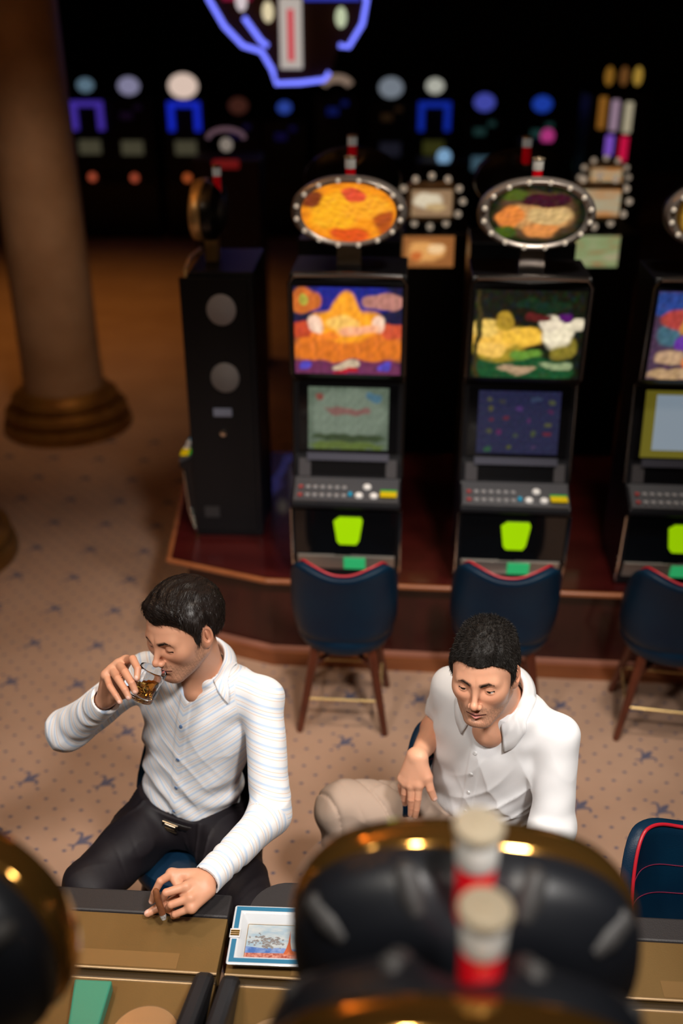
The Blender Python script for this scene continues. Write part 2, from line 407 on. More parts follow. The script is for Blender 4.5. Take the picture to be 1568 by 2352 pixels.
def painting(base, blobs, seed=0, nz=.25, sc_=28):
    nz = nz * .55
    def f(u, v):
        c = np.tile(np.array(base, float), (len(u), 1)); w1 = hsh(u, v, 17, seed) * .03; w2 = hsh(u, v, 17, seed + 9) * .03
        for (x, y, rx, ry, col, hard) in blobs:
            d = (np.abs((u + w1 - x) / rx) ** 2.4 + np.abs((v + w2 - y) / ry) ** 2.4) ** (1 / 2.4)
            k = np.clip((1 - d) * hard + .5, 0, 1)[:, None]; c = c * (1 - k) + np.array(col) * k
        return c * (1 + nz * hsh(u, v, sc_ * 2.3, seed + 3)[:, None]) + .04 * nz * np.maximum(0, np.stack([hsh(u, v, sc_ * 2, seed + k) for k in (4, 5, 6)], 1))
    return f
# ------------------------------------------------------------------ upright slot machines
def quad(name, y0z0, y1z1, x0, x1, m, parent, push=.002, th=.006):
    if isinstance(m, tuple):
        (ya, za), (yb, zb) = y0z0, y1z1; n = Vector((0, -(zb - za), yb - ya)).normalized() * -1
        if n.y > 0: n = -n
        return art_grid(name, lambda a, b: (x0 + (x1 - x0) * a, ya + (yb - ya) * b + n.y * push, za + (zb - za) * b + n.z * push), m[0], m[1], parent)
    """thin slab between two profile points (y,z), pushed out of the front"""
    (ya, za), (yb, zb) = y0z0, y1z1
    d = Vector((0, yb - ya, zb - za)); n = Vector((0, -d.z, d.y)).normalized()
    P = lambda x, q, o: (x, q[0] + n.y * o, q[1] + n.z * o)
    V = [P(x0, y0z0, push), P(x1, y0z0, push), P(x1, y1z1, push), P(x0, y1z1, push), P(x0, y0z0, push - th), P(x1, y0z0, push - th), P(x1, y1z1, push - th), P(x0, y1z1, push - th)]
    F = [(0, 1, 2, 3), (7, 6, 5, 4), (0, 4, 5, 1), (1, 5, 6, 2), (2, 6, 7, 3), (3, 7, 4, 0)]
    b = MB(); b.add(V, F); return b.build(name, m, parent)
def lerp(p, q, t): return (p[0] * (1 - t) + q[0] * t, p[1] * (1 - t) + q[1] * t)
GREEN = mat('lime_panel', (.2, .4, .0), .4, emis=(.26, .50, .0), strength=.85)
GREEN2 = mat('green_tray_light', (.02, .3, .12), .4, emis=(.02, .32, .10), strength=.8)
PROF = [(0, 0), (0, .05), (-.012, .10), (-.03, .13), (-.045, .36), (-.075, .375), (-.07, .40), (.055, .455), (.075, .53), (.085, .56), (.13, .875), (.075, .91), (.055, .93), (.03, 1.31), (.05, 1.345), (.36, 1.345), (.36, 0)]
def slot_machine(name, x, y, rz, label, glass, screen, signface, frame, z=.502, border=None, side=False, kind='slot machine'):
    e = empty(name, (x, y, z), R(rz)); tag(e, label, kind, 'upright slot machines')
    W = .232
    body = MB().prism(PROF, 0, -W, W).build('cabinet', black, e, False, .006)
    # coin tray
    tr = quad('coin_tray', (0, .05), (-.03, .13), -W + .02, W - .02, greymetal, e, .012, .02)
    quad('tray_light', (-.012, .06), (-.026, .12), -.01, .085, GREEN2, tr, .0165, .004)
    MB().tube([(-.05, -.032, .125), (.02, -.032, .125)], .006, 8).build('tray_lip', chrome, tr, True)
    # belly door with lime panel
    dr = quad('belly_door', (-.03, .135), (-.045, .355), -W + .012, W - .012, gloss, e, .008, .012)
    l = MB(); pts = [(-.052, .305), (-.028, .325), (.065, .325), (.072, .31), (.058, .215), (.045, .195), (-.025, .195), (-.038, .21)]
    l.prism([(px, pz) for px, pz in pts], 1, -.060, -.040); lo = l.build('lime_panel', GREEN, dr)
    # chrome side beading
    for sx in (-1, 1):
        MB().tube([(sx * (W + .002), -.005, .02), (sx * (W + .002), -.035, .14), (sx * (W + .002), -.05, .36)], .006, 8).build('side_trim', chrome, e, True)
        for k in range(4): MB().ball((sx * (W + .006), -.012 - .004 * k, .05 + .032 * k), .0065, 8, 6).build('stud', chrome, e, True)
        MB().tube([(sx * (W + .001), .07, .46), (sx * (W + .001), .13, .88), (sx * (W + .001), .055, .93), (sx * (W + .001), .03, 1.31), (sx * (W - .02), .03, 1.34)], .007, 8).build('frame_trim', frame, e, True)
    MB().tube([(-W + .02, .028, 1.343), (0, .012, 1.352), (W - .02, .028, 1.343)], .011, 8).build('top_trim', frame, e, True)
    # button deck
    dk = quad('button_deck', (-.07, .402), (.05, .455), -W + .01, W - .01, gm('deck_grey', (.055, .055, .062), .35), e, .012, .016)
    bt = gm('button_grey', (.30, .29, .30), .4); bw = gm('button_white', (.75, .72, .70), .3, emis=(1, .95, .9), strength=.08)
    def on(u, v): return (u, -.07 + .12 * v - .009, .402 + .053 * v + .014)
    for r_ in range(2):
        for c in range(7):
            mm = gm('button_red', (.35, .05, .05), .4) if c == 0 else bt
            p = on(-.195 + .031 * c, .22 + .34 * r_)
            MB().box((p[0] - .009, p[1] - .010, p[2] - .004), (p[0] + .009, p[1] + .010, p[2] + .004), .002).build('button', mm, dk)
    for u, v in ((.055, .25), (.088, .62), (.118, .25)):
        p = on(u, v); MB().lathe([(.017, -.006), (.017, .004), (.012, .009), (0, .010)], p, 16).build('button', bw, dk, True)
    p = on(.018, .3); MB().box((p[0] - .007, p[1] - .012, p[2] - .004), (p[0] + .007, p[1] + .012, p[2] + .004)).build('button', gm('button_cyan', (.0, .25, .4), .4, emis=(0, .3, .5), strength=.3), dk)
    p = on(.18, .35); nb = MB().box((p[0] - .035, p[1] - .03, p[2] - .002), (p[0] + .035, p[1] + .012, p[2] + .004)).build('note_slot', gm('note_yellow', (.5, .35, .0), .4, emis=(.5, .33, 0), strength=.35), dk)
    MB().box((p[0] - .035, p[1] + .013, p[2]), (p[0] + .035, p[1] + .035, p[2] + .006)).build('note_light', gm('note_green', (.02, .25, .02), .4, emis=(.03, .35, .02), strength=.4), nb)
    # recess lip, monitor, glass
    quad('monitor_shelf', (.060, .475), (.075, .53), -.16, .16, gm('black_recess', (.002, .002, .003), .3), e, .003, .004)
    for sx in (-1, 1): quad('speaker', (.058, .465), (.078, .54), sx * .16 if sx < 0 else .165, sx * .16 - .05 if sx < 0 else .21, gm('speaker_grey', (.06, .055, .06), .5), e, .006, .01)
    quad('monitor_lip', (.075, .535), (.085, .565), -.175, .175, gm('steel_blue', (.12, .12, .16), .35, .6), e, .014, .02)
    bz = quad('bezel', (.085, .57), (.13, .865), -.21, .21, gloss, e, .008, .012)
    if border: quad('screen_border', lerp((.085, .57), (.13, .865), .02), lerp((.085, .57), (.13, .865), .98), -.185, .185, border, bz, .011, .004)
    quad('monitor', lerp((.085, .57), (.13, .865), .05 + .08 * bool(border)), lerp((.085, .57), (.13, .865), .95 - .03 * bool(border)), -.17 + .03 * bool(border), .17 - .03 * bool(border), screen, bz, .014, .004)
    quad('top_glass', (.056, .935), (.031, 1.30), -.215, .215, glass, e, .010, .012)
    # neck and oval sign
    MB().prism([(-.05, 1.34), (.05, 1.34), (.045, 1.47), (-.045, 1.47)], 1, .10, .16).build('sign_neck', frame, e)
    topper(e, 1.575, .09, signface, frame if side else sring, black, .225, .135, .11, 0 if side else 16, False, 2.1)
    candle(e, 0, .17, 1.63, .022, .15)
    return e
Yl = lambda *c: c
ga = glow_art(1.0)
s1 = (painting((.55, .12, .01), [(.5, .5, .52, .50, (.95, .30, .01), 3), (.35, .52, .25, .30, (1, .42, .015), 3), (.68, .62, .22, .22, (1, .38, .02), 3), (.55, .78, .12, .10, (.75, .08, .03), 4), (.5, .12, .2, .12, (.75, .09, .01), 3), (.12, .72, .1, .14, (.22, .04, .01), 4), (.86, .35, .1, .2, (.45, .08, .01), 3)], 2, .35), ga)
s2 = (painting((.006, .008, .002), [(.5, .5, .40, .38, (.10, .05, .02), 4), (.50, .46, .36, .20, (.55, .27, .09), 4), (.62, .50, .24, .13, (.62, .40, .16), 4), (.22, .45, .12, .18, (.75, .22, .04), 4), (.55, .26, .16, .10, (.70, .25, .06), 4), (.58, .74, .24, .09, (.045, .004, .012), 5), (.28, .80, .12, .09, (.07, .10, .01), 4), (.16, .22, .14, .10, (.05, .09, .005), 4)], 5, .4), ga)
s3 = (painting((.05, .02, .0), [(.5, .5, .4, .4, (.7, .38, .04), 3)], 9, .4), ga)
g1 = (painting((.008, .008, .04), [(.5, .86, .42, .20, (.01, .015, .22), 4), (.10, .84, .13, .15, (.60, .14, .02), 6), (.08, .86, .05, .07, (.45, .40, .05), 6), (.84, .86, .17, .10, (.48, .20, .16), 7), (.5, .30, .56, .22, (.72, .17, .015), 5), (.08, .50, .14, .10, (.55, .06, .02), 4), (.94, .50, .12, .08, (.6, .08, .03), 4), (.5, .58, .30, .20, (1, .36, .015), 4), (.5, .74, .14, .18, (1, .36, .02), 4), (.21, .56, .06, .09, (.95, .62, .45), 3), (.79, .56, .06, .09, (.95, .60, .42), 3), (.46, .58, .15, .08, (1, .55, .12), 3), (.62, .50, .18, .05, (1, .42, .22), 3), (.3, .44, .14, .04, (.9, .22, .02), 4), (.5, .05, .6, .11, (.14, .025, .08), 5), (.5, .10, .12, .05, (.60, .45, .30), 6), (.5, .03, .10, .03, (.45, .01, .02), 6), (.12, .08, .05, .05, (.08, .06, .45), 4), (.86, .07, .05, .05, (.08, .06, .45), 4)], 3, .33), ga)
g2 = (painting((.004, .006, .002), [(.5, .10, .46, .16, (.008, .07, .02), 5), (.24, .40, .26, .22, (.35, .24, .02), 4), (.20, .48, .22, .15, (.90, .50, .07), 4), (.10, .56, .12, .10, (.85, .55, .12), 4), (.45, .48, .20, .10, (.88, .50, .05), 4), (.26, .66, .08, .10, (.40, .24, .02), 4), (.16, .33, .13, .08, (.88, .52, .10), 4), (.50, .28, .14, .06, (.12, .26, .03), 4), (.86, .36, .12, .12, (.22, .17, .02), 4), (.77, .53, .13, .18, (.85, .74, .52), 4), (.70, .64, .10, .10, (.78, .66, .48), 4), (.93, .62, .07, .07, (.72, .62, .44), 4), (.83, .70, .05, .06, (.08, .005, .12), 5), (.58, .70, .12, .05, (.10, .01, .01), 5), (.60, .84, .24, .06, (.003, .02, .008), 5), (.42, .10, .20, .045, (.42, .28, .16), 6), (.80, .16, .15, .05, (.26, .32, .16), 6), (.05, .5, .03, .6, (.04, .03, .005), 3)], 7, .33), ga)
g3 = (painting((.06, .03, .06), [(.25, .85, .3, .14, (.02, .05, .22), 4), (.2, .68, .14, .12, (.4, .05, .04), 4), (.15, .5, .12, .1, (.05, .12, .16), 4), (.35, .62, .1, .14, (.5, .2, .04), 4), (.62, .5, .2, .2, (1, .62, .10), 3), (.66, .48, .1, .1, (1, .9, .6), 3), (.3, .42, .1, .06, (.12, .03, .3), 4), (.2, .26, .14, .1, (.45, .28, .16), 4), (.55, .22, .25, .14, (.95, .20, .02), 4), (.5, .05, .5, .07, (.45, .28, .14), 5)], 1, .4), ga)
gb_ = glow_art(.62)
m1 = (painting((.15, .20, .14), [(.5, .55, .46, .40, (.24, .30, .22), 4), (.15, .84, .07, .07, (.30, .08, .06), 5), (.84, .84, .09, .09, (.10, .22, .30), 5), (.5, .62, .26, .06, (.30, .14, .12), 4), (.5, .18, .46, .06, (.05, .08, .03), 5), (.5, .06, .46, .06, (.14, .20, .04), 5)], 4, .25, 40), gb_)
m2 = (painting((.022, .024, .075), [(x, y, .035, .035, c, 4) for x, y, c in [(.12, .85, (.09, .09, .05)), (.3, .85, (.05, .05, .05)), (.5, .74, (.08, .03, .16)), (.7, .86, (.04, .06, .12)), (.9, .84, (.09, .10, .05)), (.14, .70, (.11, .10, .03)), (.18, .56, (.16, .02, .05)), (.33, .56, (.15, .02, .04)), (.62, .55, (.12, .03, .14)), (.85, .50, (.11, .11, .04)), (.86, .68, (.10, .02, .09)), (.12, .34, (.09, .09, .04)), (.28, .34, (.13, .02, .11)), (.5, .30, (.06, .08, .06)), (.68, .34, (.08, .10, .04)), (.86, .33, (.16, .02, .04)), (.15, .10, (.03, .12, .05)), (.4, .09, (.11, .12, .02)), (.7, .09, (.07, .04, .11))]], 6, .3, 40), gb_)
sring = mat('sign_ring', (.42, .38, .36), .35, .55)
m3 = mat('grey_blue_screen', (.1, .1, .1), .3, emis=(.20, .25, .30), strength=.9)
mb = mat('olive_screen_border', (.1, .1, .02), .3, emis=(.12, .10, .01), strength=.8)
slot_machine('slot_machine', .022, 3.875, -4, 'slot machine with glowing orange oval sign, orange glass and pale green screen', g1, m1, s1, dchrome)
slot_machine('slot_machine', .735, 3.828, -4, 'slot machine with green and yellow glass, navy screen and dark oval sign', g2, m2, s2, dchrome)
slot_machine('slot_machine', 1.44, 3.80, -4, 'slot machine cut by the right picture edge, with blank grey-blue screen', g3, m3, s3, dchrome, border=mb)
# end machine seen from its side
dk_face = mat('dim_face', (.02, .01, .0), .4, emis=(.3, .16, .03), strength=.25)
e = slot_machine('slot_machine', -.685, 4.50, -92, 'black slot machine turned to the aisle, seen side on with two round grey speakers', dk_face, dk_face, dk_face, mat('pale_gold_trim', (.80, .56, .26), .42, .6), side=True)
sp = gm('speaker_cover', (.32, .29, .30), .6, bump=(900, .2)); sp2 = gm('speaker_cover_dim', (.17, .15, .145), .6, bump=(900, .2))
e.scale = (1, .88, .945)
pan = MB().box((.232, .0, .03), (.243, .335, 1.32), .003).build('side_panel', gm('side_panel_grey', (.007, .006, .007), .5, spec=.3), e)
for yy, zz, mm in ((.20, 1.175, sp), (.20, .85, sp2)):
    n = 40; prof = [(.072, 0), (.072, .006), (.066, .009), (0, .012)]
    b = MB().lathe(prof, n=40); o = b.build('speaker_cover', mm, pan, True)
    xf(o, Matrix.Translation((.243, yy, zz)) @ Matrix.Rotation(R(90), 4, 'Y'))
MB().box((.243, .13, .655), (.247, .225, .695), .001).build('lock_plate', gm('plate_blue', (.32, .36, .50), .3, .5), pan)
o = MB().lathe([(.016, 0), (.016, .008), (0, .010)], n=20).build('lock', chrome, pan, True); xf(o, Matrix.Translation((.243, .175, .57)) @ Matrix.Rotation(R(90), 4, 'Y'))
MB().box((.243, .05, .11), (.245, .13, .17)).build('rating_plate', gm('plate_dark', (.03, .028, .03), .4), pan)
# machines standing back to back behind the row (their backs hidden, candles above)
def rear(x, y, rz, label):
    e = empty('slot_machine', (x, y, .502), R(rz)); tag(e, label, 'slot machine', 'upright slot machines')
    MB().prism(PROF, 0, -.232, .232).build('cabinet', black, e, False, .006)
    topper(e, 1.575, .09, dk_face, black, black, .225, .135, .11, 0, False, 2.1)
    candle(e, 0, .17, 1.63, .022, .15)
rear(.06, 4.90, 176, 'dark slot machine back to back behind the orange one, only its candle lamp showing')
rear(.83, 4.85, 176, 'dark slot machine back to back behind the green glass one, its candle lamp showing')
# starburst toppers beyond
def starburst(x, y, z, label, panel, glow):
    e = empty('slot_machine', (x, y, 0)); tag(e, label, 'slot machine', 'starburst slot machines')
    MB().box((-.25, 0, 0), (.25, .45, z - .16), .01).build('cabinet', black, e)
    quad('top_glass', (-.004, z - .34), (-.004, z - .17), -.15, .13, panel, e, .004, .006)
    tp = MB().box((-.13, .02, z - .10), (.13, .12, z + .10), .02).build('topper', gm('ivory_sign', (.6, .5, .35), .4), e)
    MB().box((-.135, .1, z - .16), (.135, .4, z - .09)).build('topper_foot', black, e)
    quad('sign_face', (.018, z - .07), (.018, z + .07), -.11, .11, glow, tp, .004, .004)
    for k in range(12):
        t = 2 * math.pi * k / 12
        MB().ball((.175 * math.cos(t), .07, z + .135 * math.sin(t)), .019, 10, 8).build('ball_bulb', gm('ball_bulb', (.75, .62, .45), .3, emis=(1, .8, .6), strength=.28), tp, True)
        MB().tube([(.10 * math.cos(t), .07, z + .08 * math.sin(t)), (.165 * math.cos(t), .07, z + .127 * math.sin(t))], .004, 6).build('arm', dchrome, tp, True)
e1 = (painting((.30, .11, .03), [(.45, .5, .36, .32, (.72, .34, .10), 3), (.62, .6, .15, .15, (.85, .55, .28), 3), (.25, .35, .12, .14, (.55, .14, .03), 4)], 12), ga); e2 = art_mat('red_green_panel', [(.6, .08, .03), (.35, .45, .2), (.6, .5, .3)], 4, .6, (1, 1, 3), .5, 2)
e3 = (painting((.28, .17, .09), [(.4, .6, .34, .28, (.66, .56, .40), 3), (.6, .35, .25, .14, (.50, .34, .16), 4)], 14), ga); e4 = art_mat('orange_ivory_glow', [(.75, .25, .03), (.55, .55, .38), (.8, .3, .05)], 2, .6, (1, 1, 5), .2, 1)
starburst(.49, 5.6, 1.82, 'slot machine with ivory starburst sign of ball bulbs beyond the orange machine', e1, e3)
starburst(1.40, 5.6, 1.82, 'slot machine with orange starburst sign of ball bulbs beyond the green and yellow machine', e2, e4)
starburst(1.90, 7.5, 1.66, 'far slot machine whose cream ball bulbs peep over the dark machines at the right', e1, e4)
# ------------------------------------------------------------------ far rows in the dark
def far(x, y, zt, top, frame, low, lamp_, label, r=.12, disc=True):
    e = empty('slot_machine', (x, y, 0)); tag(e, label, 'slot machine', 'slot machines along the dark far wall')
    MB().prism([(0, 0), (-.03, .7), (.02, zt - 1.0), (.08, zt - .16), (.5, zt - .16), (.5, 0)], 0, -.27, .27).build('cabinet', black, e)
    if top:
        c = mat('far_sign', (.02,) * 3, .4, emis=top[:3], strength=top[3] * .8)
        if disc:
            b = MB().lathe([(r, 0), (r, .05), (r * .9, .06), (0, .06)], n=24).build('round_sign', c, e, True); xf(b, Matrix.Translation((0, .12, zt)) @ Matrix.Rotation(R(90), 4, 'X') @ Matrix.Diagonal((1, .8, 1, 1)))
        else: MB().tube([(r * 1.2 * math.cos(t), .1, zt - .06 + r * .7 * math.sin(t)) for t in np.linspace(.2, math.pi - .2, 12)], .045, 8).build('arched_sign', c, e, True)
        MB().box((-.03, .08, zt - .2), (.03, .14, zt - r * .7)).build('sign_neck', black, e)
    if frame:
        c = mat('far_screen_frame', (.01,) * 3, .4, emis=frame[:3], strength=frame[3] * (.75 if frame[2] > .55 else .3))
        b = MB(); zc = zt - .35; dimf = frame[2] < .55
        for q in (((-.12, zc - .03, .02, zc + .05), (.06, zc + .08, .14, zc + .13)) if dimf else ((-.20, zc - .17, -.13, zc + .17), (.13, zc - .17, .20, zc + .17), (-.13, zc + .11, .13, zc + .17))): b.box((q[0], -.015, q[1]), (q[2], .06, q[3]))
        b.build('screen_frame', c, e)
    if low:
        c = mat('far_low_glass', (.01,) * 3, .4, emis=low[:3], strength=low[3] * .45); MB().box((-.13, -.05, zt - .80), (.13, .03, zt - .64)).build('lower_glass', c, e)
    if lamp_:
        c = mat('far_button', (.01,) * 3, .4, emis=lamp_[:3], strength=lamp_[3]); MB().ball((0, -.05, zt - 1.08), .05).build('round_button', c, e, True)
rb = (.75, .13, .06, .5); ol = (.22, .20, .12, .5)
far(-3.20, 13.5, 1.86, (.18, .30, .40, .6), (.10, .05, .6, .6), ol, rb, 'far slot machine with small teal round sign, next to the tall column', .10)
far(-2.66, 13.5, 1.85, (.42, .40, .62, .6), (.03, .01, .05, .5), ol, rb, 'far slot machine with lavender round sign, second from the tall column', .13)
far(-1.98, 13.5, 1.85, (.95, .72, .60, .9), (.01, .03, .75, .8), ol, (.8, .16, .04, .5), 'far slot machine with bright cream and orange oval sign and blue lit frame', .18)
far(-1.30, 13.5, 1.62, (.10, .03, .02, .5), (.05, .03, .20, .3), None, None, 'dim far slot machine between the cream oval sign and the neon sign', .12)
far(-.72, 13.5, 1.60, (.05, .12, .7, .5), (.03, .02, .25, .3), None, None, 'dim far slot machine with small blue lights just under the neon sign', .09)
far(-.06, 13.5, 1.90, (.55, .38, .28, .5), (.02, .04, .40, .5), None, None, 'far slot machine with dim ivory arched sign right of the neon sign', .14, False)
far(.62, 13.5, 1.83, (.33, .38, .45, .6), (.10, .05, .02, .5), (.06, .06, .10, .3), None, 'far slot machine with silver round sign over a brown lit frame', .15)
far(1.17, 13.5, 1.85, (.70, .70, .60, .7), (.01, .04, .60, .6), (.15, .15, .03, .4), None, 'far slot machine with small white sign over a blue lit frame', .11)
far(1.80, 13.5, 1.66, (.10, .12, .70, .6), (.10, .30, .28, .3), (.20, .40, .55, .4), None, 'far slot machine with blue domed sign and pale teal glass', .13)
far(2.53, 13.5, 1.64, (.02, .08, .65, .6), (.10, .35, .32, .3), None, None, 'far slot machine with deep blue sign, left of the dim teal one', .12)
far(3.12, 13.5, 1.62, (.01, .08, .50, .4), (.03, .10, .08, .3), (.05, .16, .12, .5), None, 'far slot machine with faint blue sign and dim teal glass', .09)
# lit slatted machine at the right
e = empty('slot_machine', (2.86, 11, 0)); tag(e, 'far slot machine with tall purple, white and red lit slats at the right', 'slot machine', 'slot machines along the dark far wall')
MB().box((-.32, .02, 0), (.32, .5, 1.95), .01).build('cabinet', black, e)
for x, z0, z1, c in ((-.19, 1.62, 1.93, (.35, .14, .02)), (-.06, 1.60, 1.90, (.45, .30, .40)), (.08, 1.58, 1.88, (.60, .52, .35)), (-.08, 1.36, 1.56, (.30, .12, .75)), (.07, 1.30, 1.55, (.85, .01, .08))):
    MB().box((x - .04, 0, z0), (x + .04, .05, z1), .015).build('lit_slat', mat('lit_slat', (.02,) * 3, .4, emis=c, strength=.6), e)
for x, c in ((-.15, (.35, .16, .02)), (0, (.20, .08, .02)), (.14, (.55, .33, .05))):
    MB().ball((x, .05, 2.12), .045, sq=(1, 1, 2)).build('flame_bulb', mat('flame_bulb', (.02,) * 3, .4, emis=c, strength=.6), e, True)
    MB().tube([(x, .05, 1.94), (x, .05, 2.04)], .01, 6).build('bulb_stem', black, e)
# red-lit machine in the middle distance
e = empty('slot_machine', (-.88, 8.0, 0)); tag(e, 'mid-distance slot machine with dim red lit head, above the side-on machine', 'slot machine', 'slot machines along the dark far wall')
MB().box((-.26, .02, 0), (.26, .5, 1.72), .01).build('cabinet', gm('dark_red_cabinet', (.02, .002, .002), .4), e)
MB().box((-.10, -.02, 1.66), (.10, .05, 1.72), .01).build('red_lamp', mat('red_lamp', (.1, 0, 0), .4, emis=(.45, .02, .02), strength=.25), e)
MB().ball((0, .1, 1.82), .05).build('pale_lamp', mat('pale_lamp', (.1,) * 3, .4, emis=(.5, .42, .35), strength=.4), e, True)
MB().tube([(0, .1, 1.7), (0, .1, 1.79)], .015, 6).build('lamp_stem', black, e)
MB().tube([(.14 * math.cos(t), .12, 1.86 + .07 * math.sin(t)) for t in np.linspace(0, math.pi, 10)], .018, 8).build('arched_sign', mat('dim_arch', (.1,) * 3, .4, emis=(.22, .12, .16), strength=.4), e, True)
# magenta and cyan lit pair
for x, y, z, c, lab in ((.98, 10.0, 1.47, (.30, .55, .85), 'small far slot machine with pale cyan lit head behind the dark middle machines'), (2.05, 10.5, 1.60, (.60, .05, .28), 'small far slot machine with magenta lit head at the right of the dark middle')):
    e = empty('slot_machine', (x, y, 0)); tag(e, lab, 'slot machine', 'slot machines along the dark far wall')
    MB().box((-.24, .02, 0), (.24, .45, z - .05), .01).build('cabinet', black, e)
    MB().ball((0, .1, z), .07).build('lit_head', mat('lit_head', (.02,) * 3, .4, emis=c, strength=.6), e, True)
# ------------------------------------------------------------------ hanging neon sign
e = empty('neon_sign', (0, 9, 0)); tag(e, 'large hanging sign outlined in blue neon with a red and white striped plaque', 'sign')
blue = mat('blue_neon', (.1, .1, .4), .3, emis=(.17, .20, 1.0), strength=1.5); red_ = mat('red_panel', (.3, .01, .03), .4, emis=(.55, .02, .10), strength=.35)
out = [(-1.17, 3.05), (-1.07, 2.805), (-.96, 2.617), (-.81, 2.473), (-.65, 2.431), (-.58, 2.295), (-.55, 2.17), (-.13, 2.205), (-.08, 2.28), (-.03, 2.45), (.07, 2.46), (.18, 2.63), (.22, 2.805), (.13, 3.05)]
MB().prism(out, 1, .03, .35).build('sign_box', gm('sign_box', (.05, .012, .008), .5), e)
for pts in ([(-1.132, 2.989), (-1.057, 2.805), (-.946, 2.617), (-.801, 2.473), (-.653, 2.431), (-.569, 2.295), (-.54, 2.189), (-.338, 2.196), (-.14, 2.219), (-.1, 2.275)], [(.10, 3.03), (.202, 2.805), (.169, 2.633), (.057, 2.464), (-.021, 2.477)], [(-.785, 2.68), (-.651, 2.505), (-.60, 2.47)]):
    MB().tube([(x, 0, z) for x, z in pts], .020, 10).build('neon_tube', blue, e, True)
pq = MB().box((-.50, -.02, 2.30), (-.32, .03, 2.82), .01).build('plaque', mat('white_plaque', (.5, .5, .5), .4, emis=(.75, .68, .62), strength=.55), e)
MB().box((-.435, -.03, 2.36), (-.385, -.01, 2.74), .004).build('red_stripe', mat('red_stripe', (.5, .02, .04), .4, emis=(.75, .05, .08), strength=.7), pq)
for x, z, c in ((-.59, 2.72, (.8, .68, .42)), (-.004, 2.68, (.55, .62, .40)), (-.80, 2.80, (.7, .6, .62))):
    MB().ball((x, -.01, z), .045, sq=(1, .6, 1.7)).build('bulb', mat('sign_bulb', (.1,) * 3, .4, emis=c, strength=.9), e, True)
MB().box((-.95, .0, 2.80), (-.72, .03, 2.98)).build('red_panel', red_, e); MB().box((-.30, .0, 2.80), (.15, .03, 2.95)).build('blue_panel', mat('blue_panel', (.02, .02, .2), .4, emis=(.05, .07, .7), strength=.6), e)
for x in (-.9, 0): MB().tube([(x, .19, 3.0), (x, .19, 5.0)], .012, 8).build('hanger', black, e)
# ------------------------------------------------------------------ near consoles
YAW = R(-3.8)
def console(x0, x1, label, rounded=False):
    e = empty('console_desk', (0, 0, 0), YAW); tag(e, label, 'console', 'bronze console desks of the near machines')
    yb, yf = .35, 1.80 - .0
    if rounded:
        pad = [(x0, yf), (x1, yf), (x1, yf + .05)]
        n = 10; r = .10; yt = yf + .125
        pad += [(x1 - r + r * math.cos(t), yt - r + r * math.sin(t)) for t in np.linspace(0, math.pi / 2, n)]
        pad += [(x0 + .13 + r * 1.0 * math.cos(t), yt - r + r * math.sin(t)) for t in np.linspace(math.pi / 2, math.pi, n)]
        pad += [(x0, yf + .025)]
    else: pad = [(x0, yf), (x1, yf), (x1, yf + .075), (x0, yf + .075)]
    MB().prism(pad, 2, .655, .702).build('arm_pad', darkpad, e, False, .006)
    t = MB().box((x0, yf - .165, .64), (x1, yf - .002, .700), .002).build('ledge', deckm, e)
    MB().box((x0 + .16, yf - .160, .700), (x1 - .10, yf - .115, .7012)).build('recessed_panel', gm('deck_inset', (.23, .13, .045), .45, .35), t)
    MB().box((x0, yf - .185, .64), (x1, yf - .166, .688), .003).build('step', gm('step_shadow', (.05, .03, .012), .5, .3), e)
    MB().tube([(x0, yf - .166, .699), (x1, yf - .166, .699)], .0035, 8).build('step_lip', gm('pale_bronze', (.42, .28, .15), .3, .6), e, True)
    d = MB().box((x0, yb, .60), (x1, yf - .186, .690), .003).build('deck', deckm, e)
    MB().tube([(x0 + .01, yf - .19, .690), (x1 - .01, yf - .19, .690)], .003, 8).build('deck_lip', gm('pale_bronze', (.42, .28, .15), .3, .6), d, True)
    MB().box((x0 + .02, yb + .05, 0), (x1 - .02, 1.45, .60)).build('base', black, e)
    return e, d
eL, dL = console(-1.02, -.412, 'bronze console desk with dark padded edge before the man in the striped shirt')
eM, dM = console(-.392, .46, 'bronze console desk carrying the square ashtray, with rounded dark pad', True)
eR, dR = console(.495, 1.25, 'bronze console desk at the lower right corner with dark padded edge')
dm = gm('disc_grey', (.23, .225, .22), .55, 0, bump=(200, .04))
def disc(e, x, y, r=.078):
    b = MB().lathe([(r, 0), (r, .004), (r * .97, .006), (r * .93, .005), (0, .005)], (x, y, .690), 48).build('speaker_disc', dm, e, True)
    MB().lathe([(r * 1.0, 0), (r * 1.05, 0), (r * 1.05, .003), (r * 1.0, .007)], (x, y, .690), 48).build('disc_ring', gm('pale_bronze', (.42, .28, .15), .3, .6), b, True)
disc(dL, -.548, 1.462); disc(dM, -.243, 1.452)
disc(dR, .75, 1.42)
# dark fins standing between consoles
def fin(x, y0, label, sx):
    e = empty('divider_fin', (0, 0, 0), YAW); tag(e, label, 'divider', 'black fins between the consoles')
    pf = [(y0, .691), (y0 + .012, .715), (y0 - .02, .738), (y0 - .25, .84), (y0 - .62, 1.0), (y0 - .62, .691)]
    MB().prism(pf, 0, x - .023, x + .023).build('fin_body', gm('fin_black', (.010, .010, .012), .45), e, False, .014)
fin(-.436, 1.618, 'left one of the two black fins standing between the consoles by the ashtray', 1)
fin(-.372, 1.612, 'right one of the two black fins standing between the consoles, touching the ashtray', 1)
fin(.765, 1.66, 'black fin on the console at the lower right corner', 1)
# mint green ticket plate
g = MB().prism([(-.635, 1.625), (-.545, 1.62), (-.555, 1.44), (-.615, 1.44)], 2, .692, .725).build('ticket_tray', gm('mint_tray', (.04, .22, .14), .35, emis=(.12, .45, .32), strength=.04), None, False, .004)
tag(g, 'mint green tray plate at the lower left corner beside the round grey disc', 'tray')
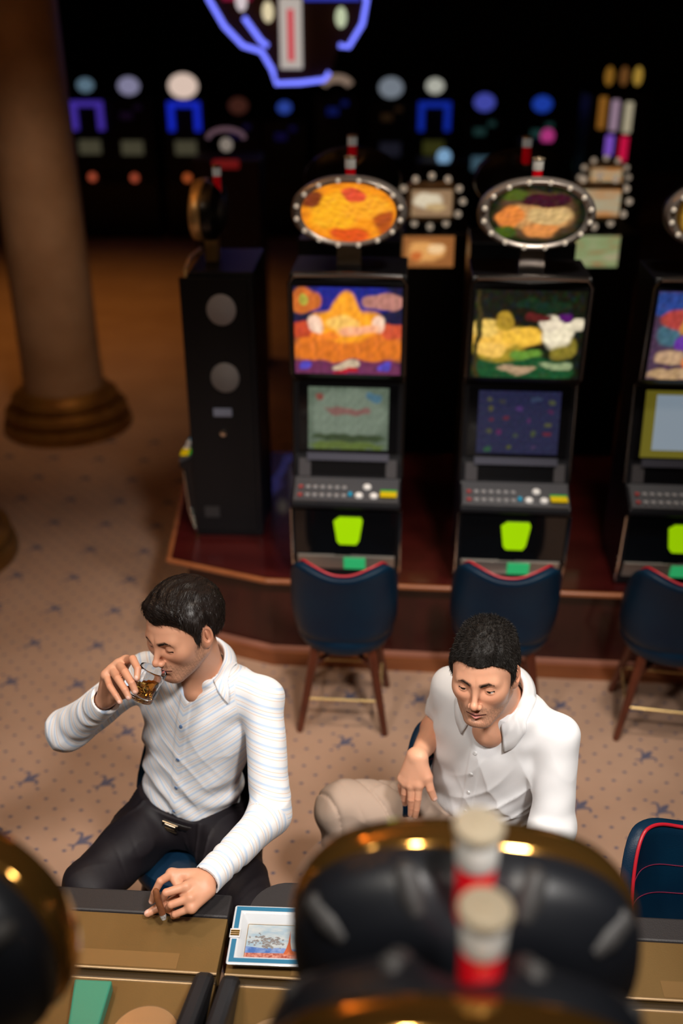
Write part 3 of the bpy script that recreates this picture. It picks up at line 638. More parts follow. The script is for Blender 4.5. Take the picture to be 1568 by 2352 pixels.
# ------------------------------------------------------------------ ashtray
def ashtray():
    e = empty('ashtray', (-.172, 1.742, .7015), R(-2.5)); tag(e, 'square white porcelain ashtray with blue border and painted tower scene, on the bronze console', 'ashtray')
    porc = gm('porcelain', (.58, .60, .63), .12, coat=.6); blue = gm('porcelain_blue', (.03, .16, .28), .15, coat=.6); gd = gm('gilt_line', (.85, .5, .12), .15, 1)
    a, b, h = .103, .088, .034
    def sq(a, b, z, r=.006):
        P = []
        for cx, cy, t0 in ((a - r, b - r, 0), (-a + r, b - r, 90), (-a + r, -b + r, 180), (a - r, -b + r, 270)):
            for k in range(4): t = R(t0 + 30 * k); P.append((cx + r * math.cos(t), cy + r * math.sin(t), z))
        return P
    loft('dish', [sq(a * .80, b * .78, 0), sq(a * .97, b * .97, h * .8), sq(a, b, h * .93), sq(a - .003, b - .003, h), sq(a - .019, b - .019, h), sq(a - .024, b - .024, h - .004), sq(a * .66, b * .62, .009), sq(a * .64, b * .60, .006)], porc, e)
    def band(x0, y0, x1, y1):
        return MB().box((x0, y0, h - .001), (x1, y1, h + .0006))
    z = h
    for q in ((-a + .005, b - .017, a - .005, b - .005), (-a + .005, -b + .005, a - .005, -b + .017), (-a + .005, -b + .017, -a + .017, -.016), (-a + .005, .016, -a + .017, b - .017), (a - .017, -b + .017, a - .005, -.016), (a - .017, .016, a - .005, b - .017)):
        band(*q).build('blue_band', blue, e)
    for s in (-1, 1):
        MB().prism([(-.013, h + .001), (-.009, h - .006), (.009, h - .006), (.013, h + .001), (.013, h + .0025), (-.013, h + .0025)], 0, s * a - .002 if s < 0 else a - .024, s * a + .024 if s < 0 else a + .002).build('cigar_rest', porc, e)
        for yy in (-.006, .0, .006): MB().tube([(s * a, yy, h + .0025), (s * (a - .022), yy, h + .0025)], .0026, 6).build('gilt_line', gd, e, True)
    # painted picture on the bottom
    pic = MB().box((-.066, -.052, .0062), (.066, .052, .0072)).build('picture', gm('pic_sky', (.26, .36, .44), .2, coat=.5, noise=(25, (.44, .46, .46), 3, (1, 3, 1))), e)
    def flat(n, pts, m, dz): MB().prism(pts, 2, .0072, .0074 + dz * .0002).build(n, m, pic)
    flat('painted_water', [(-.066, -.034), (.066, -.030), (.066, -.020), (.02, -.016), (-.02, -.019), (-.066, -.014)], gm('pic_blue', (.05, .12, .34), .25, noise=(60, (.20, .28, .48), 3, (1, 1, 1))), 0)
    flat('painted_ground', [(-.066, -.052), (.066, -.052), (.066, -.031), (-.066, -.034)], gm('pic_red', (.25, .05, .03), .25, noise=(130, (.55, .26, .20), 4, (1, 1, 1))), 1)
    tw = gm('pic_tower', (.42, .10, .04), .25)
    flat('painted_tower', [(.030, -.034), (.036, -.018), (.0395, .0), (.0412, .024), (.042, .036), (.0428, .024), (.0445, .0), (.048, -.018), (.056, -.034), (.048, -.034), (.0435, -.026), (.038, -.034)], tw, 2)
    flat('painted_bank', [(.030, -.036), (.045, -.024), (.066, -.026), (.066, -.036)], gm('pic_bank', (.50, .16, .08), .25), 1.5)
    random.seed(5); cl = gm('pic_foliage', (.10, .085, .08), .3, noise=(400, (.30, .29, .29), 3, (1, 1, 1))); b_ = MB()
    for k in range(110):
        x = random.gauss(-.012, .022); y = random.gauss(.0, .009) + (.018 * math.exp(-((x + .035) / .01) ** 2) * random.random())
        x = max(-.058, min(.026, x)); r = random.uniform(.0015, .0048)
        b_.prism([(x + r * random.uniform(.6, 1.3) * math.cos(t), y + r * .7 * random.uniform(.6, 1.3) * math.sin(t)) for t in np.linspace(0, 2 * math.pi, 9)[:-1]], 2, .0073, .0076 + k * .000002)
    b_.build('painted_foliage', cl, pic)
    fb = MB()
    for p, q in (((-.066, -.052), (.066, -.052)), ((.066, -.052), (.066, .052)), ((.066, .052), (-.066, .052)), ((-.066, .052), (-.066, -.052))): fb.tube([(*p, .0074), (*q, .0074)], .0007, 6)
    fb.build('picture_line', gd, pic)
ashtray()
# ------------------------------------------------------------------ near machines, seen from above and behind
def near_machine(x, y, rz, zc, label, cx=0, cy=.04, cz=0, depth=.12):
    e = empty('slot_machine', (x, y, 0), R(rz)); tag(e, label, 'slot machine', 'near slot machines with oval toppers')
    MB().prism([(.035, .702), (.005, .85), (.035, 1.18), (.02, 1.36), (.05, 1.42), (.115, 1.42), (.13, .702)], 0, -.20, .20).build('cabinet', black, e, False, .01)
    MB().prism([(-.10, 1.40), (.10, 1.40), (.12, 1.56), (-.12, 1.56)], 1, .04, .10).build('sign_neck', black, e, False, .01)
    tp = topper(e, zc, .03, gm('near_face', (.03, .02, .01), .3, emis=(.8, .4, .05), strength=.5), gold, satin, .242, .172, depth, 0, True, 2.5)
    return e, tp
A, _ = near_machine(.172, 1.035, 176.2, 1.640, 'near slot machine in the lower middle, black oval topper with gold rim and candle')
candle(A, -.004, .115, 1.716, .0285, .205)
B, _ = near_machine(.135, .70, -3.8, 1.640, 'nearest slot machine at the bottom edge, only its gold rim and front candle lamp showing')
candle(B, .02, .105, 1.705, .0285, .205)
C_, _ = near_machine(-.575, 1.06, 158, 1.655, 'near slot machine in the lower left corner, gold rim turned to the right')
# ------------------------------------------------------------------ organic surfaces from distance fields
f32 = np.float32
def V3(*a): return np.array(a, dtype=f32)
def cone(P, a, b, r1, r2):
    a = np.asarray(a, f32); b = np.asarray(b, f32); ab = b - a
    h = np.clip(((P - a) @ ab) / (ab @ ab), 0, 1)
    return np.linalg.norm(P - a - h[:, None] * ab, axis=1) - (r1 + (r2 - r1) * h)
def ball(P, c, r): return np.linalg.norm(P - np.asarray(c, f32), axis=1) - r
def ell(P, c, r, B=None):
    q = P - np.asarray(c, f32)
    if B is not None: q = q @ np.asarray(B, f32).T
    r = np.asarray(r, f32); k0 = np.linalg.norm(q / r, axis=1); k1 = np.linalg.norm(q / (r * r), axis=1)
    return np.where(k0 < 1e-4, -r.min(), k0 * (k0 - 1) / np.maximum(k1, 1e-9))
def su(a, b, k):
    h = np.maximum(k - np.abs(a - b), 0) / k
    return np.minimum(a, b) - h * h * k * .25
def ss(a, b, k): return -su(-a, b, k)          # subtract b from a
def sst(x, a, b): t = np.clip((x - a) / (b - a), 0, 1); return t * t * (3 - 2 * t)
def fbm(P, s, seed=0, oct=3):
    rng = np.random.RandomState(seed); o = 0; amp = 1
    for k in range(oct):
        for j in range(3):
            d = rng.randn(3).astype(f32); d /= np.linalg.norm(d); o = o + amp * np.sin((P @ d) * s * (1.7 ** k) * rng.uniform(.7, 1.3) + rng.uniform(0, 6) + 1.5 * np.sin((P @ np.roll(d, 1)) * s * .6 * 1.7 ** k)) / 3
        amp *= .55
    return o
def evalf(f, P, ch=300000):
    return np.concatenate([f(P[i:i + ch]) for i in range(0, len(P), ch)]).astype(f32) if len(P) else np.zeros(0, f32)
def sdf_mesh(f, lo, hi, h, newton=2):
    lo = np.array(lo, f32); hi = np.array(hi, f32); K = 4; Hc = h * K
    nc = np.ceil((hi - lo) / Hc).astype(int)
    g = np.stack(np.meshgrid(*[np.arange(n) for n in nc], indexing='ij'), -1).reshape(-1, 3)
    dc = evalf(f, (lo + (g + .5) * Hc).astype(f32)).reshape(nc)
    act = np.abs(dc) < Hc * 1.35
    V = np.repeat(np.repeat(np.repeat(dc, K, 0), K, 1), K, 2)
    m = np.repeat(np.repeat(np.repeat(act, K, 0), K, 1), K, 2)
    idx = np.argwhere(m); V[m] = evalf(f, (lo + idx * h).astype(f32))
    S = V < 0; n = V.shape
    c8 = [S[i:n[0] - 1 + i, j:n[1] - 1 + j, k:n[2] - 1 + k] for i in (0, 1) for j in (0, 1) for k in (0, 1)]
    a = c8[0].copy(); o = c8[0].copy()
    for c in c8[1:]: a &= c; o |= c
    cells = np.argwhere(o & ~a); cid = -np.ones(o.shape, np.int32); cid[tuple(cells.T)] = np.arange(len(cells))
    acc = np.zeros((len(cells), 3)); cnt = np.zeros(len(cells))
    cs = [(i, j, k) for i in (0, 1) for j in (0, 1) for k in (0, 1)]
    vals = {c: V[tuple((cells + c).T)] for c in cs}
    for c in cs:
        for ax in range(3):
            if c[ax]: continue
            d = list(c); d[ax] = 1; d = tuple(d); va, vb = vals[c], vals[d]
            x = (va < 0) != (vb < 0); t = np.where(x, va / np.where(x, va - vb, 1), 0)
            p = np.array(c)[None] + t[:, None] * np.eye(3)[ax]; acc += p * x[:, None]; cnt += x
    verts = lo + (cells + acc / cnt[:, None]) * h
    Q = []
    for ax in range(3):
        b, c = (ax + 1) % 3, (ax + 2) % 3
        s0 = [slice(None)] * 3; s1 = [slice(None)] * 3; s0[ax] = slice(0, -1); s1[ax] = slice(1, None)
        A, Bm = S[tuple(s0)], S[tuple(s1)]; e = np.argwhere(A != Bm)
        e = e[(e[:, b] > 0) & (e[:, c] > 0) & (e[:, b] < n[b] - 1) & (e[:, c] < n[c] - 1)]
        fl = A[tuple(e.T)]
        def cc(db, dc_): q = e.copy(); q[:, b] -= db; q[:, c] -= dc_; return cid[tuple(q.T)]
        q = np.stack([cc(1, 1), cc(0, 1), cc(0, 0), cc(1, 0)], 1); q[~fl] = q[~fl][:, ::-1]; Q.append(q)
    Q = np.concatenate(Q); Q = Q[(Q >= 0).all(1)]
    verts = project(f, verts.astype(f32), h, newton)
    return verts, Q
def grad(f, P, e):
    return np.stack([evalf(f, P + np.eye(3, dtype=f32)[i] * e) - evalf(f, P - np.eye(3, dtype=f32)[i] * e) for i in range(3)], 1) / (2 * e)
def project(f, v, h, it=2):
    for _ in range(it):
        d = evalf(f, v); g = grad(f, v, h * .35); gl = (g * g).sum(1)
        s = d / np.maximum(gl, .15); s = np.clip(s, -h, h); v = (v - g * s[:, None]).astype(f32)
    return v
def refine(verts, Q, f, h, regions):
    """split quads inside the regions (centre, radius, times) and pull the new points onto the surface"""
    mx = max(r[2] for r in regions)
    for lev in range(mx):
        cen = verts[Q[:, 0]] if Q.shape[1] == 4 else None
        sel = np.zeros(len(Q), bool)
        c = verts[Q].mean(1)
        for rc, rr, n in regions:
            if n > lev: sel |= np.linalg.norm(c - np.asarray(rc), axis=1) < rr * (1 - .04 * lev)
        qs = Q[sel]; rest = Q[~sel]
        E = np.sort(np.stack([qs, np.roll(qs, -1, 1)], 2).reshape(-1, 2), 1)
        U, inv = np.unique(E, axis=0, return_inverse=True); inv = inv.reshape(-1, 4)
        n0 = len(verts); mid = (verts[U[:, 0]] + verts[U[:, 1]]) / 2; cen = verts[qs].mean(1); n1 = n0 + len(mid)
        verts = np.concatenate([verts, mid, cen]).astype(f32); ci = n1 + np.arange(len(qs))
        em = n0 + inv; new = []
        for k in range(4): new.append(np.stack([qs[:, k], em[:, k], ci, em[:, k - 1]], 1))
        Q = np.concatenate([rest] + new); h = h / 2
        verts[n0:] = project(f, verts[n0:], h * 2, 2)
        inside = np.unique(np.concatenate(new)); verts[inside] = project(f, verts[inside], h * 1.5, 1)
    return verts, Q
def np_mesh(name, v, q, m, parent, attrs=None, col=None):
    me = bpy.data.meshes.new(name); nq = len(q); k = q.shape[1]
    me.vertices.add(len(v)); me.vertices.foreach_set('co', np.asarray(v, f32).ravel())
    me.loops.add(nq * k); me.loops.foreach_set('vertex_index', q.ravel().astype(np.int32))
    me.polygons.add(nq); me.polygons.foreach_set('loop_start', np.arange(0, nq * k, k, dtype=np.int32))
    me.polygons.foreach_set('use_smooth', np.ones(nq, bool)); me.update(calc_edges=True)
    if col is not None:
        a = me.color_attributes.new('col', 'FLOAT_COLOR', 'POINT'); c = np.ones((len(v), 4), f32); c[:, :3] = col; a.data.foreach_set('color', c.ravel())
    for kk, vv in (attrs or {}).items():
        a = me.attributes.new(kk, 'FLOAT', 'POINT'); a.data.foreach_set('value', vv.astype(f32))
    me.materials.append(m); o = bpy.data.objects.new(name, me); COL.objects.link(o)
    if parent: o.parent = parent
    return o
def hbasis(yaw, pitch, roll):
    f = np.array([-math.sin(yaw) * math.cos(pitch), -math.cos(yaw) * math.cos(pitch), -math.sin(pitch)])
    u0 = np.array([0, 0, 1.]); l = np.cross(u0, f); l /= np.linalg.norm(l); u = np.cross(f, l)
    return l * math.cos(roll) + u * math.sin(roll), f, u * math.cos(roll) - l * math.sin(roll)
# ------------------------------------------------------------------ head, in a frame (left, forward, up) of natural size
def head_d(q, look=0):
    A = np.abs(q[:, 0]); m = q.copy(); m[:, 0] = A
    d = ell(q, (0, -.016, .030), (.0745, .096, .088))
    d = su(d, ell(q, (0, .022, .022), (.064, .068, .062)), .03)
    d = su(d, ell(q, (0, .030, -.030), (.0625, .056, .073)), .03)
    d = su(d, cone(m, (.052, -.004, -.052), (.020, .066, -.097), .017, .017), .035)      # jaw
    d = su(d, ell(m, (.040, .056, -.020), (.022, .022, .022)), .03)                      # cheekbone
    d = su(d, ell(q, (0, .076, -.098), (.020, .016, .015)), .022)                          # chin
    d = su(d, ell(q, (0, .070, -.064), (.027, .022, .022)), .02)                          # muzzle
    d = su(d, cone(m, (.010, .0845, .018), (.040, .072, .018), .0080, .0075), .020)       # brow
    d = ss(d, ell(m, (.031, .100, -.001), (.018, .020, .0115)), .018)                      # socket
    d = su(d, cone(q, (0, .088, .010), (0, .1070, -.032), .0055, .0078), .013)            # nose bridge
    d = su(d, ball(q, (0, .1095, -.036), .0088), .008)
    d = su(d, ell(m, (.0115, .100, -.040), (.0065, .0095, .0070)), .006)
    d = su(d, cone(q, (0, .095, -.046), (0, .091, -.055), .005, .004), .008)
    d = ss(d, ell(m, (.0062, .1035, -.0468), (.0028, .0045, .0025)), .003)
    # lids and the open slit
    lid = ball(m, (.0315, .0735, -.001), .0138)
    d = su(d, lid, .005)
    slit = cone(m, (.0215, .0900, -.0045 - .0035 * (look == 0)), (.0410, .0835, -.0040 - .0035 * (look == 0)), .0021 + .0014 * (look > 0), .0019 + .0011 * (look > 0))
    d = ss(d, slit, .0015)
    # lips
    up = cone(m, (.0, .0945, -.0635), (.023, .0835, -.0662), .0056, .0027); lo_ = cone(m, (.0, .0935, -.0738), (.020, .0835, -.0688), .0072, .0030)
    d = su(d, up, .004); d = su(d, lo_, .004)
    d = ss(d, cone(m, (0, .1015, -.0683), (.024, .089, -.0678), .0018, .0012), .003)
    d = ss(d, ell(q, (0, .094, -.084), (.018, .006, .0045)), .008)
    # ear
    q2 = m - V3(.0775, -.008, -.006); a = .32
    e2 = np.stack([q2[:, 0] * .94 - q2[:, 1] * .34 * -1, q2[:, 1] * .94 - q2[:, 0] * .34, q2[:, 2]], 1)
    ear = ell(e2, (0, 0, 0), (.0085, .0185, .031)); ear = su(ear, ell(e2, (-.002, .006, -.022), (.008, .011, .012)), .008)
    ear = ss(ear, ell(e2, (.0095, .000, .006), (.0095, .0125, .0205)), .002); ear = su(ear, ell(e2, (.004, .000, .006), (.004, .004, .013)), .003)
    d = su(d, ear, .006)
    return d
SC = (.0745, .096, .088)
def head_col(q, skin, P2):
    """skin tone, lips, brows, stubble on the head"""
    A = np.abs(q[:, 0]); n = len(q); c = np.tile(np.array(skin, f32), (n, 1)); rng = np.random.RandomState(1)
    def mix(c, k, w): return c * (1 - w[:, None]) + np.array(k, f32) * w[:, None]
    fr = sst(q[:, 1], .01, .04)
    warm = .5 + .5 * fbm(q, 60, 3, 2); c = mix(c, (skin[0] * .93, skin[1] * .78, skin[2] * .72), .25 * warm)
    ck = np.exp(-(((A - .042) / .018) ** 2 + ((q[:, 2] + .028) / .018) ** 2)) * fr; c = mix(c, (skin[0] * .95, skin[1] * .68, skin[2] * .62), .35 * ck)
    nz = np.exp(-((A / .014) ** 2 + ((q[:, 2] + .038) / .013) ** 2)) * sst(q[:, 1], .088, .10); c = mix(c, (skin[0] * .93, skin[1] * .66, skin[2] * .58), .35 * nz)
    ern = sst(A, .074, .082); c = mix(c, (skin[0] * .98, skin[1] * .7, skin[2] * .62), .4 * ern)
    # stubble: jaw, chin, upper lip
    jaw = sst(-q[:, 2], .040, .062) * sst(q[:, 1], -.012, .012) * (1 - sst(-q[:, 2], .108, .150))
    jaw = np.maximum(jaw, sst(q[:, 1], .0, .01) * (1 - sst(q[:, 1], .028, .040)) * sst(-q[:, 2], .0, .03) * (1 - sst(-q[:, 2], .1, .13)) * sst(A, .045, .06))
    ml = np.exp(-((q[:, 2] + .054) / .0055) ** 2) * (1 - sst(A, .024, .034)) * sst(q[:, 1], .07, .08); gap = np.exp(-((A / .014) ** 2 + ((q[:, 2] + .083) / .006) ** 2))
    st = np.clip(np.maximum(jaw, ml) * (1 - .6 * gap), 0, 1); spk = .62 + .38 * fbm(q, 1500, 5, 2)
    c = mix(c, (.115, .068, .045), np.clip(st * spk * (.62 if P2 else .68), 0, .85))
    lipc = (.60, .22, .19) if P2 else (.52, .15, .13)
    up = cone(np.stack([A, q[:, 1], q[:, 2]], 1), (.0, .0945, -.0640), (.022, .0835, -.0668), .0056, .0028); lw = cone(np.stack([A, q[:, 1], q[:, 2]], 1), (.0, .0935, -.0733), (.019, .0835, -.0688), .0074, .0032)
    c = mix(c, lipc, (1 - sst(np.minimum(up, lw), -.0004, .0014)))
    m = np.stack([A, q[:, 1], q[:, 2]], 1)
    c = mix(c, (.10, .03, .025), 1 - sst(cone(m, (0, .0985, -.0683), (.024, .087, -.0678), .0016, .001), 0, .0014))
    # brows
    br = cone(m, (.013, .0935, .0180), (.030, .0885, .0215), .0056, .0050); br = np.minimum(br, cone(m, (.030, .0885, .0215), (.048, .070, .0165), .0050, .0022))
    fl = .75 + .25 * np.sin(q[:, 2] * 2600 + A * 2200)
    c = mix(c, (.035, .020, .014), (1 - sst(br, -.0015, .0022)) * fl * .93)
    # lash line, lid crease
    zl = -.0012 if P2 else -.0058
    lash = cone(m, (.0205, .0905, zl - .0008), (.0428, .0825, zl - .0004), .0020, .0022); c = mix(c, (.02, .010, .008), 1 - sst(lash, -.0002, .0016))
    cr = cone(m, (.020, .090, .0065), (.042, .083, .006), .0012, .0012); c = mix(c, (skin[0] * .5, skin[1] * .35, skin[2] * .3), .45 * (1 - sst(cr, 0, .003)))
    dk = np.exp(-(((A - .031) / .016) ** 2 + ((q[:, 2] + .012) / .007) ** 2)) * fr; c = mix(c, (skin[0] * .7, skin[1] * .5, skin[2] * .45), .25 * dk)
    # scalp shade under hair
    return np.clip(c, 0, 1)
def hairline(q, P2):
    A = np.abs(q[:, 0])
    xs = [-.13, -.10, -.06, -.030, -.022, -.016, .010, .016, .024, .032, .045, .060, .075, .10]
    ys = [-.078, -.075, -.055, -.020, .022, .030, .030, -.026, -.026, .026, .040, .054, .064, .066] if P2 else [-.078, -.075, -.055, -.020, .022, .028, .026, -.030, -.028, .020, .040, .058, .070, .072]
    return np.interp(q[:, 1], xs, ys).astype(f32) - (.003 if P2 else .002) * np.cos(A * 60)
def hair_d(q, P2):
    sc = ell(q, (0, -.016, .030), (.0770, .0985, .0905)); sc = su(sc, ell(q, (0, .022, .022), (.067, .071, .065)), .03)
    hl = hairline(q, P2); hgt = q[:, 2] - hl
    if P2:
        t = .003 + .009 * sst(hgt, 0, .045); t = t * (1 - .45 * sst(np.abs(q[:, 0]), .055, .08))
        t = t + .0022 * fbm(q * V3(1, 1, .5), 260, 3, 2)
    else:
        t = .003 + .015 * sst(hgt, 0, .05) + .008 * sst(q[:, 1], .03, .08) * sst(hgt, .002, .03); t = t * (1 - .55 * sst(np.abs(q[:, 0]), .055, .08) * sst(-q[:, 2], -.05, .01))
        sw = q[:, 0] * 230 + 2.2 * np.sin(q[:, 1] * 55 + 1) + q[:, 2] * 60
        t = t + .0016 * np.sin(sw) * sst(hgt, .01, .03) + .0012 * fbm(q, 160, 2, 2)
    d = sc - t
    edge = (hl - q[:, 2]) * .75 + (.0012 * fbm(q, 500, 8, 1))
    return np.maximum(d, edge)
def strands(q2w, v, nrm, q, n, L, wd, P2, seed=2):
    rng = np.random.RandomState(seed); idx = rng.choice(len(v), n, replace=len(v) < n)
    p = q[idx]; N = nrm[idx]
    if P2:
        comb = np.stack([p[:, 0] * 2.5, .55 + 0 * p[:, 0], -.35 + 0 * p[:, 0]], 1); d = N * .75 + comb * .55
        side = sst(np.abs(p[:, 0]), .05, .075)[:, None]; d = d * (1 - side) + (N * .25 + np.array([0, .15, -1.])) * side
    else:
        fr_ = sst(p[:, 1], .02, .075); comb = np.stack([.35 + p[:, 0] * 3 + .9 * fr_, 1.0 - .8 * fr_, -.15 + 0 * fr_], 1); d = comb + N * .12
        side = sst(np.abs(p[:, 0]), .055, .075)[:, None]; d = d * (1 - side) + (N * .10 + np.array([0, .25, -1.])) * side
    d += rng.randn(n, 3) * (.30 if P2 else .13); d -= N * np.minimum(0, (d * N).sum(1))[:, None] * .9
    d /= np.linalg.norm(d, axis=1)[:, None]; ln = (L * rng.uniform(.5, 1.1, n))[:, None]
    side = np.cross(d, N + rng.randn(n, 3) * .4); side /= np.linalg.norm(side, axis=1)[:, None] + 1e-9
    p0 = p - N * .0015; p1 = p + d * ln * .5 + N * .0006; p2 = p + d * ln - N * (.0 if P2 else .0015)
    ok = p2[:, 2] > hairline(p2.astype(f32), P2) - np.where(np.abs(p2[:, 0]) > .055, .006, .0035); p0, p1, p2, side = p0[ok], p1[ok], p2[ok], side[ok]; n = int(ok.sum())
    w = side * wd
    vs = np.stack([p0 - w, p0 + w, p1 + w * .8, p1 - w * .8, p2 + w * .25, p2 - w * .25], 1).reshape(-1, 3)
    b = np.arange(n)[:, None] * 6; qs = np.concatenate([b + [0, 1, 2, 3], b + [3, 2, 4, 5]])
    return q2w(vs), qs
# ------------------------------------------------------------------ hands from joint chains
def hand_d(P, W, chains, s=1.0):
    """chains: index, middle, ring, little, thumb - each a list of four joints; W the wrist"""
    rad = [(.0098, .0088, .0078, .0070), (.0100, .0090, .0080, .0072), (.0095, .0085, .0076, .0068), (.0086, .0076, .0068, .0060), (.0125, .0115, .0098, .0082)]
    W = np.asarray(W, f32); c = [np.asarray(x, f32) for x in chains]
    d = None
    wi = W + (c[0][0] - c[3][0]) * .22; wp = W - (c[0][0] - c[3][0]) * .22
    for i in range(4):
        st_ = wi * (1 - i / 3) + wp * (i / 3)
        k = cone(P, st_, c[i][0], .0172 * s, .0118 * s); d = k if d is None else su(d, k, .014)
    d = su(d, cone(P, c[0][0], c[3][0], .0105 * s, .0095 * s), .012)
    pal = (W * .45 + c[4][1] * .55); d = su(d, cone(P, W * .7 + c[4][0] * .3, c[4][1], .0155 * s, .0135 * s), .014)
    out = d
    for i in range(5):
        a = None
        for j in range(3):
            k = cone(P, c[i][j], c[i][j + 1], rad[i][j] * s, rad[i][j + 1] * s); a = k if a is None else su(a, k, .0012)
        out = su(out, a, .0055)
    return out
def nails(W, chains, back, s=1.0):
    """nail plates: centre and facing"""
    res = []
    for i, c in enumerate(chains):
        c = [np.asarray(x, float) for x in c]; ax = c[3] - c[2]; ax /= np.linalg.norm(ax); n = np.asarray(back[i], float); n -= ax * (n @ ax); n /= np.linalg.norm(n)
        r = (.0070, .0072, .0068, .0060, .0082)[i] * s
        res.append((c[3] + n * r * .82 + ax * r * .25, n, ax, r))
    return res
def paint_nails(c, v, nl):
    for cen, n, ax, r in nl:
        d = v - cen; b = np.cross(n, ax); x = (d @ ax) / (r * .95); y = (d @ b) / (r * .72); z = (d @ n) / (r * .9)
        w = (1 - sst(np.sqrt(x * x + y * y), .75, 1.05)) * (np.abs(z) < 1); c[:] = c * (1 - .75 * w[:, None]) + np.array((.80, .50, .42)) * .75 * w[:, None]
    return c
# ------------------------------------------------------------------ people
def near(P, c, Rr, fn):
    c = np.asarray(c, f32); r = np.linalg.norm(P - c, axis=1); d = (r - Rr * .9).astype(f32); m = r < Rr + .035
    if m.any(): d[m] = fn(P[m])
    return d
skin_m = vcol_mat('skin', .42, .42, bump=(900, .06), sss=.12)
def shirt_mat(name, striped):
    m = mat(name, (.80, .80, .82) if not striped else (.70, .70, .73), .8, spec=.2, bump=(700, .05), sheen=.15); nt = m.node_tree; b = nt.nodes['Principled BSDF']
    if striped:
        a = nt.nodes.new('ShaderNodeAttribute'); a.attribute_name = 'stripe'
        fr = nt.nodes.new('ShaderNodeMath'); fr.operation = 'FRACT'; nt.links.new(a.outputs['Fac'], fr.inputs[0])
        r = nt.nodes.new('ShaderNodeValToRGB'); cr = r.color_ramp; base = (.78, .78, .80, 1); bl = (.50, .62, .80, 1); pe = (.78, .58, .45, 1)
        st = [(0, base), (.07, base), (.10, bl), (.20, (.58, .68, .82, 1)), (.24, base), (.36, base), (.375, pe), (.395, pe), (.41, base), (.55, base), (.575, bl), (.61, bl), (.635, base), (.72, base), (.735, pe), (.755, pe), (.77, base), (1, base)]
        while len(cr.elements) < len(st): cr.elements.new(.5)
        for i, (p, c) in enumerate(st): cr.elements[i].position = p; cr.elements[i].color = c
        nt.links.new(fr.outputs[0], r.inputs[0]); nt.links.new(r.outputs[0], b.inputs['Base Color'])
    return m
def person(sp):
    P2 = sp['P2']; e = empty('person', (sp['pelvis'][0], sp['pelvis'][1], 0)); tag(e, sp['label'], 'person', 'men seated at the near machines')
    inv = Matrix.Translation((-sp['pelvis'][0], -sp['pelvis'][1], 0))
    J = {k: np.array(v, f32) for k, v in sp['J'].items()}
    O = np.array(sp['O'], f32); S = sp['S']; l, f, u = [x.astype(f32) for x in hbasis(*sp['rot'])]; HB = np.stack([l, f, u])
    toq = lambda P: ((P - O) @ HB.T) / S
    q2w = lambda q: (np.asarray(q) * S) @ HB + O
    pel = np.array(sp['pelvis'], f32); nb = J['nb']
    up = nb - pel; TL = float(np.linalg.norm(up)); up = up / TL
    lat = J['SL'] - J['SR']; lat -= up * (lat @ up); lat /= np.linalg.norm(lat); fro = np.cross(lat, up)
    TB = np.stack([lat, fro, up]).astype(f32)
    zs = np.array([-.3, 0, .15, .3, .45, .6, .75, .88, .97, 1.05]); w_ = np.array(sp['tw']); dp = np.array(sp['td'])
    zf = np.linspace(-.4, 1.2, 161); kr = np.exp(-(np.arange(-16, 17) / 7.) ** 2); kr /= kr.sum(); sm = lambda a: np.convolve(np.pad(np.interp(zf, zs, a), 16, mode='edge'), kr, 'valid')
    wf = sm(w_); df = sm(dp)
    def torso(P, off=0):
        q = (P - pel) @ TB.T; z = q[:, 2] / TL
        # swayback curve of the front
        w = np.interp(z, zf, wf) + off; d = np.interp(z, zf, df) + off
        k = ((np.abs(q[:, 0]) / w) ** 2.3 + (np.abs(q[:, 1]) / d) ** 2.3) ** (1 / 2.3)
        side = (k - 1) * np.minimum(w, d)
        return su(side, np.maximum(q[:, 2] - TL * .93 - off, -TL * .12 - off - q[:, 2]), .06) * 0 + np.maximum(side, np.maximum(q[:, 2] - TL * .95 - off, -TL * .15 - off - q[:, 2]))
    c1 = (J['WR'] + J['hR'][1][0]) / 2; c2 = (J['WL'] + J['hL'][1][0]) / 2
    hs = S * .99 * sp.get('hs', 1)
    nk0 = q2w((0, -.028, -.045)).astype(f32)
    def body(P):
        d = near(P, O, .155 * S, lambda p: head_d(toq(p), int(P2)) * S)
        thr = cone(P, nk0, nb - up * .02, .056 * S, .061)
        thr = su(thr, cone(P, q2w((0, .018, -.075)).astype(f32), nb + fro * .030 - up * .01, .030, .034), .04)
        d = su(d, thr, .022)
        d = su(d, cone(P, np.array(sp['V'], f32) - fro * sp['vo'] + up * .012, nb + fro * .024, sp['vr'], .038), .03)
        for a in ('SL', 'SR'): d = su(d, cone(P, nb - up * .045, J[a] - up * .01, .034, .034), .05)
        d = su(d, torso(P, -.030), .04)
        for s in 'LR':
            d = su(d, cone(P, J['S' + s] - up * .01, J['E' + s], .040, .037), .04)
            m_ = J['E' + s] * .72 + J['W' + s] * .28; fr_ = .046 if P2 else .0405
            d = su(d, cone(P, J['E' + s], m_, .039, fr_), .02); d = su(d, cone(P, m_, J['W' + s], fr_, .0255 if not P2 else .0225), .02)
            d = su(d, cone(P, J['H' + s], J['K' + s], .068, .050), .04); d = su(d, cone(P, J['K' + s], J['A' + s], .048, .034), .02)
            fw = J['F' + s]; d = su(d, cone(P, J['A' + s] - V3(0, 0, .045), J['A' + s] - V3(0, 0, .055) + fw * .14, .035, .028), .02)
        for s, c in (('R', c1), ('L', c2)):
            hh = near(P, c, .13, lambda p: hand_d(p, J['W' + s], J['h' + s], hs)); d = su(d, hh, .010)
        if not P2: d = su(d, near(P, J['hR'][4][2], .12, lambda p: hand_d(p, J['WR'], J['hR'], hs)), .002)
        return d
